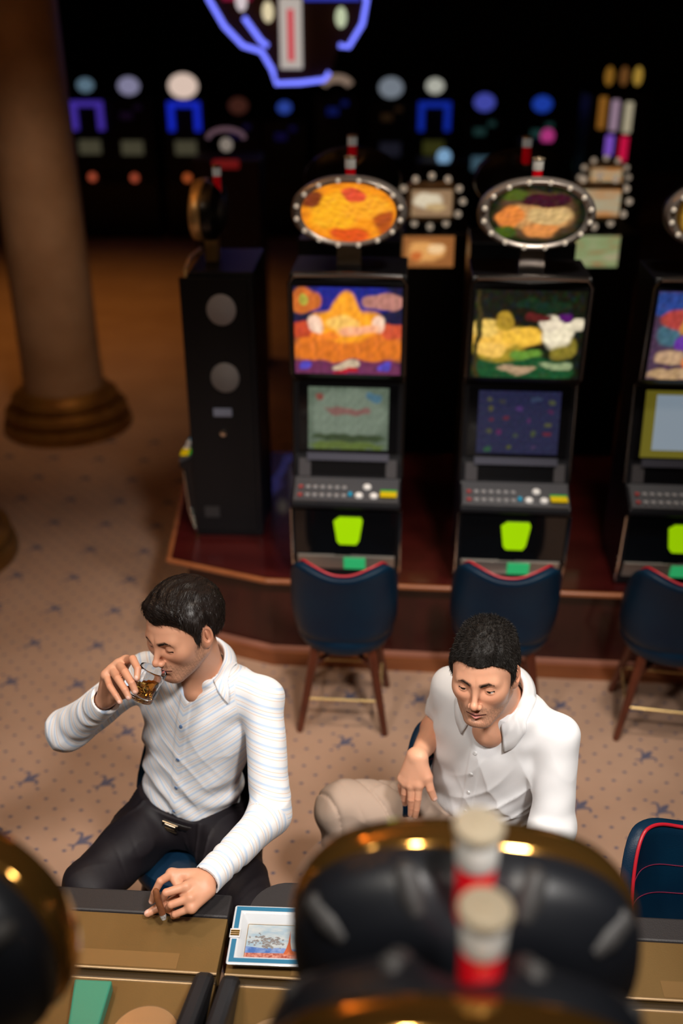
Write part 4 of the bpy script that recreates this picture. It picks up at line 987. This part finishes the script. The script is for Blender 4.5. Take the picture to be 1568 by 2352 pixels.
    allp = np.array([v for k, v in J.items() if v.ndim == 1 and k[0] != 'F'] + [O, pel]); lo = allp.min(0) - .17; hi = allp.max(0) + .17
    lo[2] = -.005
    t0 = time.time()
    v, Q = sdf_mesh(body, lo, hi, .0045)
    face = q2w((0, .075, -.025))
    v, Q = refine(v, Q, body, .0045, [(O, .15 * S, 1), (face, .098 * S, 2), (face, .078 * S, 3), (q2w((.078, -.01, -.005)), .045, 2), (q2w((-.078, -.01, -.005)), .045, 2), (J['hR'][1][1], .11, 2), (J['hL'][1][1], .11, 2)])
    skin = sp['skin']; col = np.tile(np.array(skin, f32), (len(v), 1)); tn = .5 + .5 * fbm(v, 45, 7, 2)
    col = col * (1 - .18 * tn[:, None]) + np.array((skin[0] * .9, skin[1] * .68, skin[2] * .6)) * .18 * tn[:, None]
    m = np.linalg.norm(v - O, axis=1) < .17 * S; hc = head_col(toq(v[m]), skin, P2)
    wgt = 1 - sst(np.linalg.norm(v[m] - O, axis=1), .135 * S, .165 * S); col[m] = col[m] * (1 - wgt[:, None]) + hc * wgt[:, None]
    for s in 'LR':
        ch = J['h' + s]; nl = nails(J['W' + s], ch, sp['back' + s], hs)
        mm = np.linalg.norm(v - (c2 if s == 'L' else c1), axis=1) < .17
        for i in range(5):
            for j in (1, 2):
                kk = np.exp(-(np.linalg.norm(v[mm] - ch[i][j], axis=1) / .013) ** 2)[:, None] * .30; col[mm] = col[mm] * (1 - kk) + np.array((skin[0] * .92, skin[1] * .62, skin[2] * .52)) * kk
        cc = col[mm]; paint_nails(cc, v[mm], nl); col[mm] = cc
    bo = np_mesh('body', v - np.array([pel[0], pel[1], 0]), Q, skin_m, e, col=col)
    # eyes
    for sx in (-1, 1):
        g = np.array([0, 1, -.35]) if not P2 else np.array([-.15 * 0 - .10, 1, -.22]); g = g / np.linalg.norm(g)
        cq = np.array([sx * .0315, .0735, -.001]); ey = MB().ball((0, 0, 0), .0128 * S, 24, 16).build('eye', gm('eye_white', (.72, .68, .64), .12, coat=.6), bo, True)
        ey.location = inv @ Vector(q2w(cq)); n = len(ey.data.polygons)
        ey.data.materials.append(gm('iris', (.018, .010, .007), .25)); gw = Vector(g @ HB)
        for p in ey.data.polygons:
            if p.center.normalized().dot(gw) > math.cos(R(31)): p.material_index = 1
    # hair
    fh = lambda q: hair_d(q, P2)
    hv, hq = sdf_mesh(fh, (-.105, -.135, -.095), (.105, .125, .155), .0022 if True else .003)
    g = grad(fh, hv, .001); g /= np.linalg.norm(g, axis=1)[:, None]
    okv = (hv[:, 2] > hairline(hv, P2) + .001) & (ell(hv, (0, -.016, .030), (.077, .0985, .0905)) > .0)
    hw = q2w(hv) - np.array([pel[0], pel[1], 0])
    hm = gm('hair_black', (.010, .0075, .006), .62, spec=.35) if P2 else gm('hair_brown_black', (.012, .0075, .006), .42, spec=.45)
    ho = np_mesh('hair', hw, hq, hm, bo if False else e)
    sv, sq_ = strands(q2w, hv[okv], g[okv], hv[okv], 16000 if P2 else 13000, .010 if P2 else .020, .00042 if P2 else .00045, P2)
    so = np_mesh('hair_strands', sv - np.array([pel[0], pel[1], 0]), sq_, hm, ho); tag(so, kind='stuff')
    # brow hairs
    rng = np.random.RandomState(4); n = 700; t = rng.rand(n); sx = np.where(rng.rand(n) < .5, -1, 1)
    bx = .012 + .033 * t; bf = np.interp(t, [0, .5, 1], [.0945, .0885, .0715]); bz = np.interp(t, [0, .55, 1], [.0155, .0225, .0175]) + rng.randn(n) * .0020 * (1 - .85 * t)
    bq = np.stack([bx, bf, bz], 1).astype(f32); bq = project(lambda q: head_d(q), bq, .004, 3)
    dirv = np.stack([.8 + 0 * t, -.25 - .9 * t, .40 - .75 * t], 1) + rng.randn(n, 3) * .08; dirv /= np.linalg.norm(dirv, axis=1)[:, None]
    a_ = bq + np.array([0, .0004, 0]); b2 = a_ + dirv * .006; pw = np.array([0, 0, .00028])
    vs = np.stack([a_ - pw, a_ + pw, b2 + pw * .3 + [0, .0004, 0], b2 - pw * .3 + [0, .0004, 0]], 1); vs[:, :, 0] *= sx[:, None]; vs = vs.reshape(-1, 3)
    ov = np_mesh('eyebrows', q2w(vs) - np.array([pel[0], pel[1], 0]), np.arange(n * 4).reshape(-1, 4), gm('brow_hair', (.012, .007, .005), .6), e)
    # shirt
    cut = sp['cut']; Vp = np.array(sp['V'], f32)
    def arm_par(P, a, b): a = J[a]; b = J[b]; ab = b - a; return ((P - a) @ ab) / (ab @ ab)
    def outer(P):
        d = torso(P)
        q = (P - pel) @ TB.T; z = q[:, 2] / TL
        for a in ('SL', 'SR'):
            d = su(d, cone(P, nb - up * .040, J[a] - up * .002, .060, .050), .06)
        parts = [d]
        for s in 'LR':
            r = sp['sl' + s]
            dn = (J['E' + s] - J['S' + s]); dn = dn / np.linalg.norm(dn)
            x = cone(P, J['S' + s], J['E' + s], r[0], r[1])
            t1 = arm_par(P, 'S' + s, 'E' + s)
            x = x - .0015 * np.sin(t1 * 16 + (P @ lat) * 40 + 2) * np.exp(-((t1 - 1.0) / .35) ** 2)
            if len(r) > 3:
                y = cone(P, J['E' + s], J['W' + s], r[2], r[3]); t2 = arm_par(P, 'E' + s, 'W' + s)
                y = y - .0018 * np.sin(t2 * 19 + (P @ up) * 30) * np.exp(-((t2 - .12) / .30) ** 2) - .0018 * (t2 > .76) - .002 * np.sin(t2 * 34 + (P @ fro) * 50) * np.exp(-((t2 - .66) / .1) ** 2)
                ef = J['W' + s] - J['E' + s]; L2 = np.linalg.norm(ef); y = np.maximum(y, (P - J['W' + s]) @ (ef / L2) + .012)
                x = su(x, y, .03)
            else: x = np.maximum(x, (P - (J['S' + s] + (J['E' + s] - J['S' + s]) * r[2])) @ dn)
            parts.append(x); d = su(d, x, .028)
        d = np.maximum(d, (cut - z) * TL)
        # folds
        arm = np.minimum(parts[1], parts[2]); tw = sst(arm, -.01, .05)
        low = np.exp(-((z - cut - .08) / .14) ** 2)
        d = d - tw * .0042 * low * np.sin(q[:, 2] * 75 + q[:, 0] * 28 * sp['fold'] + 1.6 * np.sin(q[:, 0] * 22)) 
        d = d - tw * .0028 * np.sin(q[:, 0] * 48 - q[:, 2] * 40 + 2 * np.sin(q[:, 2] * 17 + q[:, 0] * 9)) * sst(np.abs(q[:, 0]), .02, .12)
        d = d - .0022 * fbm(P, 26, 11 + P2, 3)
        def cr(a, b, s_, sd): w = (P @ a) * s_ + 1.8 * np.sin((P @ b) * s_ * .33 + sd) + .8 * np.sin((P @ up) * s_ * .4 + sd * 2); return (1 - np.abs(np.sin(w))) ** 2 * (.5 + .5 * np.sin((P @ b) * s_ * .45 + sd * 3))
        ca = sp['crease']; d1 = (up * .75 + lat * .6 * sp['fold']); d2 = up * .8 - lat * .5 * sp['fold']
        d = d - ca * cr(d1, lat, 34, 1.0) * sst(.8 - z, -.05, .35) - ca * .8 * cr(d2, fro + lat, 27, 2.2) * sst(.92 - z, -.05, .30)
        pk = (q[:, 1] > 0) * (1 - sst(np.abs(q[:, 0]), .013, .021)); d = d - .0022 * pk
        return d
    def vcut(P):
        qv = (P - Vp) @ TB.T; al = R(sp['va']); a = np.maximum(np.abs(qv[:, 0] - sp['vx'] * qv[:, 2]) * math.cos(al) - (qv[:, 2] + .004) * math.sin(al), np.maximum(-(qv[:, 1] + .045), qv[:, 2] - .12)); return su(a, cone(P, nb - up * .005, nb + up * .15, .058, .072), .01)
    def shirt(P):
        d = outer(P)
        wr = np.minimum(np.linalg.norm(P - J['WL'], axis=1), np.linalg.norm(P - J['WR'], axis=1)) - .055
        if P2: e1 = J['SR'] + (J['ER'] - J['SR']) * .72; wr = np.minimum(np.linalg.norm(P - e1, axis=1) - .02, np.linalg.norm(P - J['WL'], axis=1)) - .055
        dm = (d < .03) & (np.minimum(wr, np.linalg.norm(P - nb - up * .04, axis=1) - .088) < 0)
        bd = np.full(len(P), .05, f32)
        if dm.any(): bd[dm] = body(P[dm])
        d = np.maximum(d, .0035 - bd)
        return ss(d, vcut(P), sp['vk'])
    sj = np.array([J[k] for k in ('SL', 'SR', 'EL', 'ER', 'WL', 'WR', 'nb')] + [pel])
    v, Q = sdf_mesh(shirt, sj.min(0) - .13, sj.max(0) + .13, .0042, 2)
    v, Q = refine(v, Q, shirt, .0042, [(Vp, .085, 1), (nb, .11, 1), (c1, .09, 1), (c2, .09, 1)])
    q = (v - pel) @ TB.T
    arms = []
    for s in 'LR':
        a = cone(v, J['S' + s], J['E' + s], .06, .055); b = cone(v, J['E' + s], J['W' + s], .055, .04); arms += [a, b]
    tq = torso(v); st_t = (q[:, 2] - np.abs(q[:, 0]) * .95) / .052
    amn = np.argmin(np.stack(arms + [tq - .004], 1), 1); stripe = st_t.copy()
    k = 0
    for s in 'LR':
        for a, b in (('S', 'E'), ('E', 'W')):
            A_, B_ = J[a + s], J[b + s]; ax = (B_ - A_) / np.linalg.norm(B_ - A_); al = (v - A_) @ ax; cr = (v - A_) @ np.cross(ax, fro)
            val = (al * .95 + cr * .45) / .052 + (0 if a == 'S' else np.linalg.norm(A_ - J['S' + s]) * .95 / .052)
            mm = amn == k; stripe[mm] = val[mm]; k += 1
    sh = np_mesh('shirt', v - np.array([pel[0], pel[1], 0]), Q, sp['shirt'], e, attrs={'stripe': stripe})
    # collar
    def collar():
        ax = (nk0 - nb); ax = ax / np.linalg.norm(ax); ax = ax * .45 + up * .55; ax /= np.linalg.norm(ax)
        fv = Vp - nb; fv = fv - ax * (fv @ ax); fv /= np.linalg.norm(fv); lv = np.cross(fv, ax)
        lv = lv * np.sign(lv @ lat); n = 110; rows = []; ph0 = R(sp['cgap'])
        for i in range(n + 1):
            ph = ph0 + (2 * math.pi - 2 * ph0) * i / n; fr = (1 + math.cos(ph)) / 2; tip = sst(np.array([fr]), .55, .97)[0]
            dr = fv * math.cos(ph) + lv * math.sin(ph); rr = .066 + .012 * tip
            F = nb + dr * rr + ax * (.046 - .050 * fr ** 1.3)
            D_ = dr * (.55 + .15 * tip) + lv * math.copysign(sp['cout'] * tip, math.sin(ph)) + fv * .30 * tip - ax * (.80 + .20 * tip); D_ /= np.linalg.norm(D_)
            Ls = .046 + .046 * tip ** 1.5
            row = [F - dr * .004 - ax * .030, F - dr * .003 - ax * .004, F + ax * .001]
            for t in (.15, .4, .7, 1.0): row.append(F + D_ * Ls * t + dr * .004)
            rows.append(row)
        A2 = np.array(rows, f32).reshape(-1, 3)
        for _ in range(4):
            d = evalf(outer, A2); gg = grad(outer, A2, .003); mk_ = d < .0055; mk_ &= (np.arange(len(A2)) % 7) > 2
            A2[mk_] += (gg * (.0055 - d)[:, None])[mk_]
        Q_ = [(i * 7 + j, (i + 1) * 7 + j, (i + 1) * 7 + j + 1, i * 7 + j + 1) for i in range(n) for j in range(6)]
        stp = np.tile(np.array([0, .1, .2, .4, .8, 1.3, 1.75]), n + 1)
        o = np_mesh('collar', A2 - np.array([pel[0], pel[1], 0]), np.array(Q_), sp['shirt'], sh, attrs={'stripe': stp + .3})
        ms = o.modifiers.new('thick', 'SOLIDIFY'); ms.thickness = .0026; ms.offset = 0
    collar()
    # buttons
    for t in sp['btn']:
        p = pel + up * TL * t + fro * .20; pp = p[None].astype(f32)
        for _ in range(24):
            d = outer(pp)[0]; pp = pp - fro[None] * max(d, 0) * .9
        g_ = grad(outer, pp, .004)[0]; g_ /= np.linalg.norm(g_); c = pp[0] + g_ * .0008
        b = MB().lathe([(.0052, 0), (.0056, .0010), (.0050, .0018), (.0036, .0012), (.0022, .0022), (0, .0022)], n=16).build('button', sp['bm'], sh, True)
        xf(b, inv @ Matrix.Translation(Vector(c)) @ Vector(g_).to_track_quat('Z', 'Y').to_matrix().to_4x4())
    # trousers
    pc = np.array(sp.get('tcut', cut), f32)
    def trou(P):
        q = (P - pel) @ TB.T
        d = ell(P, pel + (J['HL'] + J['HR'] - 2 * pel) * .1 - V3(0, 0, .005), (.172, .125, .115), TB)
        d = su(d, np.maximum(torso(P, .006), np.maximum(q[:, 2] - TL * pc, -.05 - q[:, 2])), .03); inn = np.maximum(torso(P, -.008), np.maximum(q[:, 2] - TL * (pc + .07), -.05 - q[:, 2]))
        d = np.maximum(d, q[:, 2] - TL * pc)
        for s in 'LR':
            t = arm_par(P, 'H' + s, 'K' + s); r_ = sp['tr']
            x = cone(P, J['H' + s], J['K' + s], r_[0], r_[1])
            w = (P @ lat) * 30 + t * 9 + (P @ up) * 24 + (0 if s == 'L' else 2); x = x - .006 * (1 - np.abs(np.sin(w + 1.2 * np.sin(t * 5)))) ** 3 * (.3 + .7 * np.exp(-((t - .15) / .45) ** 2)); x = x - .0030 * np.sin(t * 15 + (P @ up) * 45 + (P @ lat) * 12 + (1 if s == 'L' else 2.5)) * (.35 + .65 * np.exp(-((t - .1) / .4) ** 2)) - .003 * np.sin(t * 9 + (P @ up) * -60)
            x = np.maximum(x, q[:, 2] - TL * pc - .45 * np.maximum(t - .04, 0)); d = su(d, x, .035)
            y = cone(P, J['K' + s], J['A' + s], r_[1] * .98, r_[2]); t = arm_par(P, 'K' + s, 'A' + s); y = y - .004 * np.sin(t * 22 + (P @ lat) * 30)
            y = np.maximum(y, .065 - P[:, 2])
            d = su(d, y, .02)
        d = d - .0018 * fbm(P, 30, 21, 2)
        w2 = (P[:, 0] * .81 + P[:, 1] * .58) * 54 + .7 * np.sin(P[:, 0] * 13 + 1); d = d + sp['tf'] * (1 - np.abs(np.sin(w2))) ** 4 * (.6 + .4 * np.sin(P[:, 0] * 29 + P[:, 1] * 15))
        return np.minimum(d, inn)
    lj = np.array([J[k] for k in ('HL', 'HR', 'KL', 'KR', 'AL', 'AR')] + [pel]); l1 = lj.min(0) - .19; h1 = lj.max(0) + .17; l1[2] = .03
    v, Q = sdf_mesh(trou, l1, h1, .0055, 2)
    np_mesh('trousers', v - np.array([pel[0], pel[1], 0]), Q, sp['tm'], e)
    # shoes
    for s in 'LR':
        a, fw = J['A' + s], J['F' + s]
        def shoe(P):
            g0 = a * V3(1, 1, 0); d = cone(P, g0 + V3(0, 0, .045) - fw * .03, g0 + V3(0, 0, .035) + fw * .15, .042, .038)
            d = su(d, cone(P, a - V3(0, 0, .03), a + V3(0, 0, .005), .043, .043), .02); return np.maximum(d, .003 - P[:, 2])
        c = a * V3(1, 1, 0) + fw * .06; v, Q = sdf_mesh(shoe, c - V3(.17, .17, .01), c + V3(.17, .17, .16), .007, 1)
        np_mesh('shoe', v - np.array([pel[0], pel[1], 0]), Q, gm('shoe_leather', (.012, .008, .006), .3), e)
    if sp.get('belt'):
        zc = cut + .0; V_ = []; n = 64; dz = .014
        for k in range(n):
            t = 2 * math.pi * k / n; w = np.interp(zc - .02, zs, w_) + .012; d = np.interp(zc - .02, zs, dp) + .012; c, s = math.cos(t), math.sin(t)
            V_.append((w * math.copysign(abs(c) ** .87, c), d * math.copysign(abs(s) ** .87, s)))
        vv = []
        for off, hz in ((0, -dz), (.004, -dz), (.004, dz), (0, dz)):
            for x, y in V_: vv.append(pel + lat * x * (1 + off * 5) + fro * y * (1 + off * 6) + up * (TL * zc - .026 + hz))
        Qb = [(r * n + k, r * n + (k + 1) % n, ((r + 1) % 4) * n + (k + 1) % n, ((r + 1) % 4) * n + k) for r in range(4) for k in range(n)]
        be = np_mesh('belt', np.array(vv) - np.array([pel[0], pel[1], 0]), np.array(Qb), gm('belt_leather', (.008, .006, .006), .25), e)
        dfr = float(np.interp(zc - .02, zs, dp)) + .016
        b = MB()
        for pts in ([(-.024, -.014), (.024, -.014), (.024, .014), (-.024, .014)], [(-.016, -.007), (.016, -.007), (.016, .007), (-.016, .007)]):
            b.tube([tuple(inv @ Vector(pel + lat * x + fro * (dfr + .006) + up * (TL * zc - .026 + z_))) for x, z_ in pts], .0028, 8, closed=True)
        b.build('buckle', gm('buckle', (.6, .5, .38), .2, 1), be, True)
    print('person', round(time.time() - t0, 1), 's')
    return e
A3 = lambda *r: [np.array(x, f32) for x in r]
bk1 = np.array([-.25, -.80, .35]); bkL = np.array([-.1, -.25, .95]); bk2 = np.array([0, -.97, .2])
person(dict(P2=False, label='dark-haired man in pale striped shirt and black trousers, drinking from a glass', pelvis=(-.47, 2.37, .56),
    O=(-.437, 2.31, 1.262), rot=(.62, .10, .12), S=1.06, skin=(.60, .30, .185),
    J=dict(nb=(-.400, 2.385, 1.095), SL=(-.222, 2.305, 1.032), SR=(-.575, 2.43, 1.032), EL=(-.200, 2.13, .765), WL=(-.353, 1.862, .783), ER=(-.800, 2.325, .90), WR=(-.640, 2.218, 1.100),
        HL=(-.385, 2.33, .545), HR=(-.555, 2.37, .545), KL=(-.245, 1.93, .553), KR=(-.715, 2.06, .553), AL=(-.22, 1.86, .10), AR=(-.75, 2.0, .10), FL=(-.1, -.99, 0), FR=(-.3, -.95, 0),
        hR=A3([(-.579, 2.224, 1.218), (-.551, 2.185, 1.251), (-.531, 2.146, 1.248), (-.531, 2.128, 1.232)], [(-.599, 2.216, 1.213), (-.569, 2.160, 1.227), (-.546, 2.126, 1.218), (-.537, 2.117, 1.198)],
              [(-.615, 2.206, 1.203), (-.588, 2.152, 1.212), (-.564, 2.120, 1.200), (-.554, 2.110, 1.184)], [(-.629, 2.194, 1.192), (-.610, 2.148, 1.190), (-.590, 2.122, 1.180), (-.579, 2.112, 1.168)],
              [(-.616, 2.206, 1.119), (-.580, 2.214, 1.122), (-.528, 2.216, 1.140), (-.494, 2.206, 1.156)]),
        hL=A3([(-.437, 1.876, .80), (-.458, 1.838, .815), (-.474, 1.829, .785), (-.483, 1.827, .757)], [(-.393, 1.835, .80), (-.442, 1.82, .795), (-.456, 1.825, .765), (-.451, 1.825, .74)],
              [(-.38, 1.813, .785), (-.429, 1.804, .77), (-.445, 1.821, .735), (-.43, 1.821, .722)], [(-.377, 1.799, .765), (-.42, 1.796, .745), (-.428, 1.811, .722), (-.418, 1.817, .717)],
              [(-.385, 1.862, .765), (-.43, 1.846, .735), (-.471, 1.833, .727), (-.495, 1.819, .722)])),
    backR=[bk1] * 4 + [np.array([0, .8, .5])], backL=[bkL] * 4 + [np.array([-.2, .1, 1])], tw=[.15, .150, .150, .152, .160, .172, .180, .150, .10, .06], td=[.12, .118, .116, .112, .112, .115, .112, .090, .07, .05],
    slL=(.057, .055, .053, .037), slR=(.057, .057, .057, .040), cut=.110, V=(-.440, 2.268, 1.035), va=44, vx=0, vo=.050, vr=.030, vk=.010, cgap=44, cout=1.0, fold=1, belt=True, crease=.0035, tf=.0015, hs=1.08,
    btn=[.724, .51, .31, .15], bm=gm('button_blue', (.12, .22, .42), .3, coat=.5), shirt=shirt_mat('striped_shirt', True), tr=(.097, .078, .058),
    tm=mat('black_trousers', (.009, .0065, .009), .6, spec=.35, bump=(400, .06))))
person(dict(P2=True, label='man in plain white shirt and khaki trousers, seated sideways, hand over his thigh', pelvis=(.43, 2.36, .55),
    O=(.375, 2.158, 1.232), rot=(.361, -.038, .078), S=1.05, skin=(.70, .36, .23),
    J=dict(nb=(.445, 2.27, 1.075), SL=(.595, 2.180, 1.004), SR=(.320, 2.365, 1.025), EL=(.588, 2.09, .745), WL=(.47, 1.93, .742), ER=(.318, 2.50, .80), WR=(.219, 2.263, .853),
        HL=(.46, 2.26, .545), HR=(.36, 2.37, .54), KL=(.13, 2.02, .55), KR=(.008, 2.375, .545), AL=(.13, 1.98, .10), AR=(.07, 2.28, .10), FL=(-.8, -.6, 0), FR=(-.95, -.3, 0),
        hR=A3([(.224, 2.223, .785), (.221, 2.209, .745), (.218, 2.206, .708), (.215, 2.206, .678)], [(.202, 2.229, .776), (.202, 2.217, .736), (.203, 2.218, .705), (.203, 2.220, .672)],
              [(.187, 2.243, .772), (.184, 2.240, .738), (.184, 2.244, .710), (.187, 2.249, .688)], [(.178, 2.259, .775), (.174, 2.262, .745), (.175, 2.268, .722), (.178, 2.271, .704)],
              [(.233, 2.250, .835), (.247, 2.228, .808), (.256, 2.213, .777), (.267, 2.208, .748)]),
        hL=A3([(.40, 1.875, 0.734), (.37, 1.852, 0.727), (.352, 1.84, 0.717), (.338, 1.83, 0.707)], [(.415, 1.855, 0.734), (.385, 1.825, 0.727), (.366, 1.81, 0.716), (.352, 1.80, 0.706)],
              [(.432, 1.842, 0.732), (.405, 1.812, 0.724), (.388, 1.796, 0.714), (.376, 1.786, 0.705)], [(.45, 1.835, 0.730), (.43, 1.808, 0.722), (.417, 1.795, 0.714), (.408, 1.786, 0.707)],
              [(.435, 1.92, 0.734), (.405, 1.91, 0.726), (.38, 1.90, 0.718), (.36, 1.893, 0.710)])),
    backR=[bk2] * 4 + [np.array([.4, -.8, .3])], backL=[np.array([0, 0, 1.])] * 5, tw=[.165, .165, .165, .163, .168, .175, .178, .150, .10, .06], td=[.13, .128, .124, .120, .120, .120, .115, .090, .07, .05],
    slL=(.056, .058, .056, .044), slR=(.056, .060, .76), cut=.06, V=(.368, 2.155, .968), va=40, vx=0, vo=.078, vr=.048, vk=.003, cgap=27, cout=.1, fold=-1, crease=.0058, tf=.012, hs=1.15,
    btn=[.74, .58, .42, .26], bm=gm('button_white_pearl', (.7, .7, .7), .3, coat=.5), shirt=shirt_mat('white_shirt', False), tr=(.098, .090, .066), tcut=.15,
    tm=mat('khaki_trousers', (.36, .27, .215), .8, spec=.2, bump=(600, .08))))
# ------------------------------------------------------------------ drinking glass and cigar
def tumbler():
    b0 = Vector((-.537, 2.158, 1.138)); t0_ = Vector((-.497, 2.190, 1.218)); ax = (t0_ - b0).normalized(); H_ = .092
    e = empty('whisky_glass', tuple(b0)); tag(e, 'faceted whisky tumbler tilted at the mouth of the man in the striped shirt', 'glass')
    e.rotation_euler = ax.to_track_quat('Z', 'Y').to_euler()
    gl = mat('clear_glass', (1, 1, 1), .02, trans=1, ior=1.45, spec=.6)
    n = 60; fac = lambda k, a: 1 + a * math.cos(20 * 2 * math.pi * k / n)
    prof = [(0, 0, 0), (.028, 0, 0), (.0325, .003, .02), (.0335, .010, .03), (.0345, .018, .03), (.0375, .075, .02), (.0382, .088, 0), (.0375, H_, 0), (.0358, .088, 0), (.0350, .075, 0), (.0315, .020, 0), (.028, .0155, 0), (0, .015, 0)]
    V = []; F = []
    for r, z, a in prof:
        for k in range(n): t = 2 * math.pi * k / n; q = r * fac(k, a * .6); V.append((q * math.cos(t), q * math.sin(t), z))
    for i in range(len(prof) - 1):
        for k in range(n): F.append((i * n + k, i * n + (k + 1) % n, (i + 1) * n + (k + 1) % n, (i + 1) * n + k))
    bb = MB(); bb.add(V, F); tb = bb.build('tumbler', gl, e, True)
    # whisky: level surface in the tilted glass
    wm = mat('whisky', (.85, .50, .10), .02, trans=1, ior=1.36)
    V = []; F = []; rot = e.rotation_euler.to_matrix(); upl = rot.transposed() @ Vector((0, 0, 1)); c0_ = .034
    n = 40; V.append((0, 0, .0157))
    for (r, z) in ((.0275, .0160), (.031, .0205)):
        for k in range(n): t = 2 * math.pi * k / n; V.append((r * math.cos(t), r * math.sin(t), z))
    for k in range(n):
        t = 2 * math.pi * k / n; r = .0335; z = c0_ - (upl.x * r * math.cos(t) + upl.y * r * math.sin(t)) / upl.z; r = .0312 + (z - .0205) * .060; V.append((r * math.cos(t), r * math.sin(t), max(z, .0215)))
    V.append((0, 0, c0_)); L_ = len(V) - 1
    for k in range(n):
        k2 = (k + 1) % n; F.append((0, 1 + k2, 1 + k))
        for i in (0, 1): F.append((1 + i * n + k, 1 + i * n + k2, 1 + (i + 1) * n + k2, 1 + (i + 1) * n + k))
        F.append((1 + 2 * n + k, 1 + 2 * n + k2, L_))
    bb = MB(); bb.add(V, F); bb.build('whisky', wm, e, True)
    for c, a in (((.008, .006, .030), .3), ((-.010, .004, .034), .9)):
        o = MB().box((-.009, -.009, -.008), (.009, .009, .008), .003).build('ice_cube', mat('ice', (1, 1, 1), .05, trans=1, ior=1.31), e, True); xf(o, Matrix.Translation(c) @ Matrix.Rotation(a, 4, 'X') @ Matrix.Rotation(a, 4, 'Z'))
tumbler()
p0, p1, p2, p3 = Vector((-.4665, 1.813, .815)), Vector((-.463, 1.808, .79)), Vector((-.4515, 1.797, .745)), Vector((-.4475, 1.790, .733))
cg = MB().tube([p0, p0.lerp(p1, .2), p1, p2], [.0050, .0078, .0085, .0085], 16).build('cigar', mat('cigar_leaf', (.22, .075, .025), .6, noise=(60, (.13, .04, .015), 4, (1, 1, 1))), None, True)
tag(cg, 'brown cigar with grey ash, held over the dark pad by the drinking man', 'cigar')
d_ = (p3 - p2)
MB().tube([p2, p2 + d_ * .4, p3], [.0083, .0080, .0055], 14).build('ash', mat('cigar_ash', (.50, .47, .45), .95, noise=(300, (.20, .18, .17), 4, (1, 1, 1)), bump=(500, .6)), cg, True)
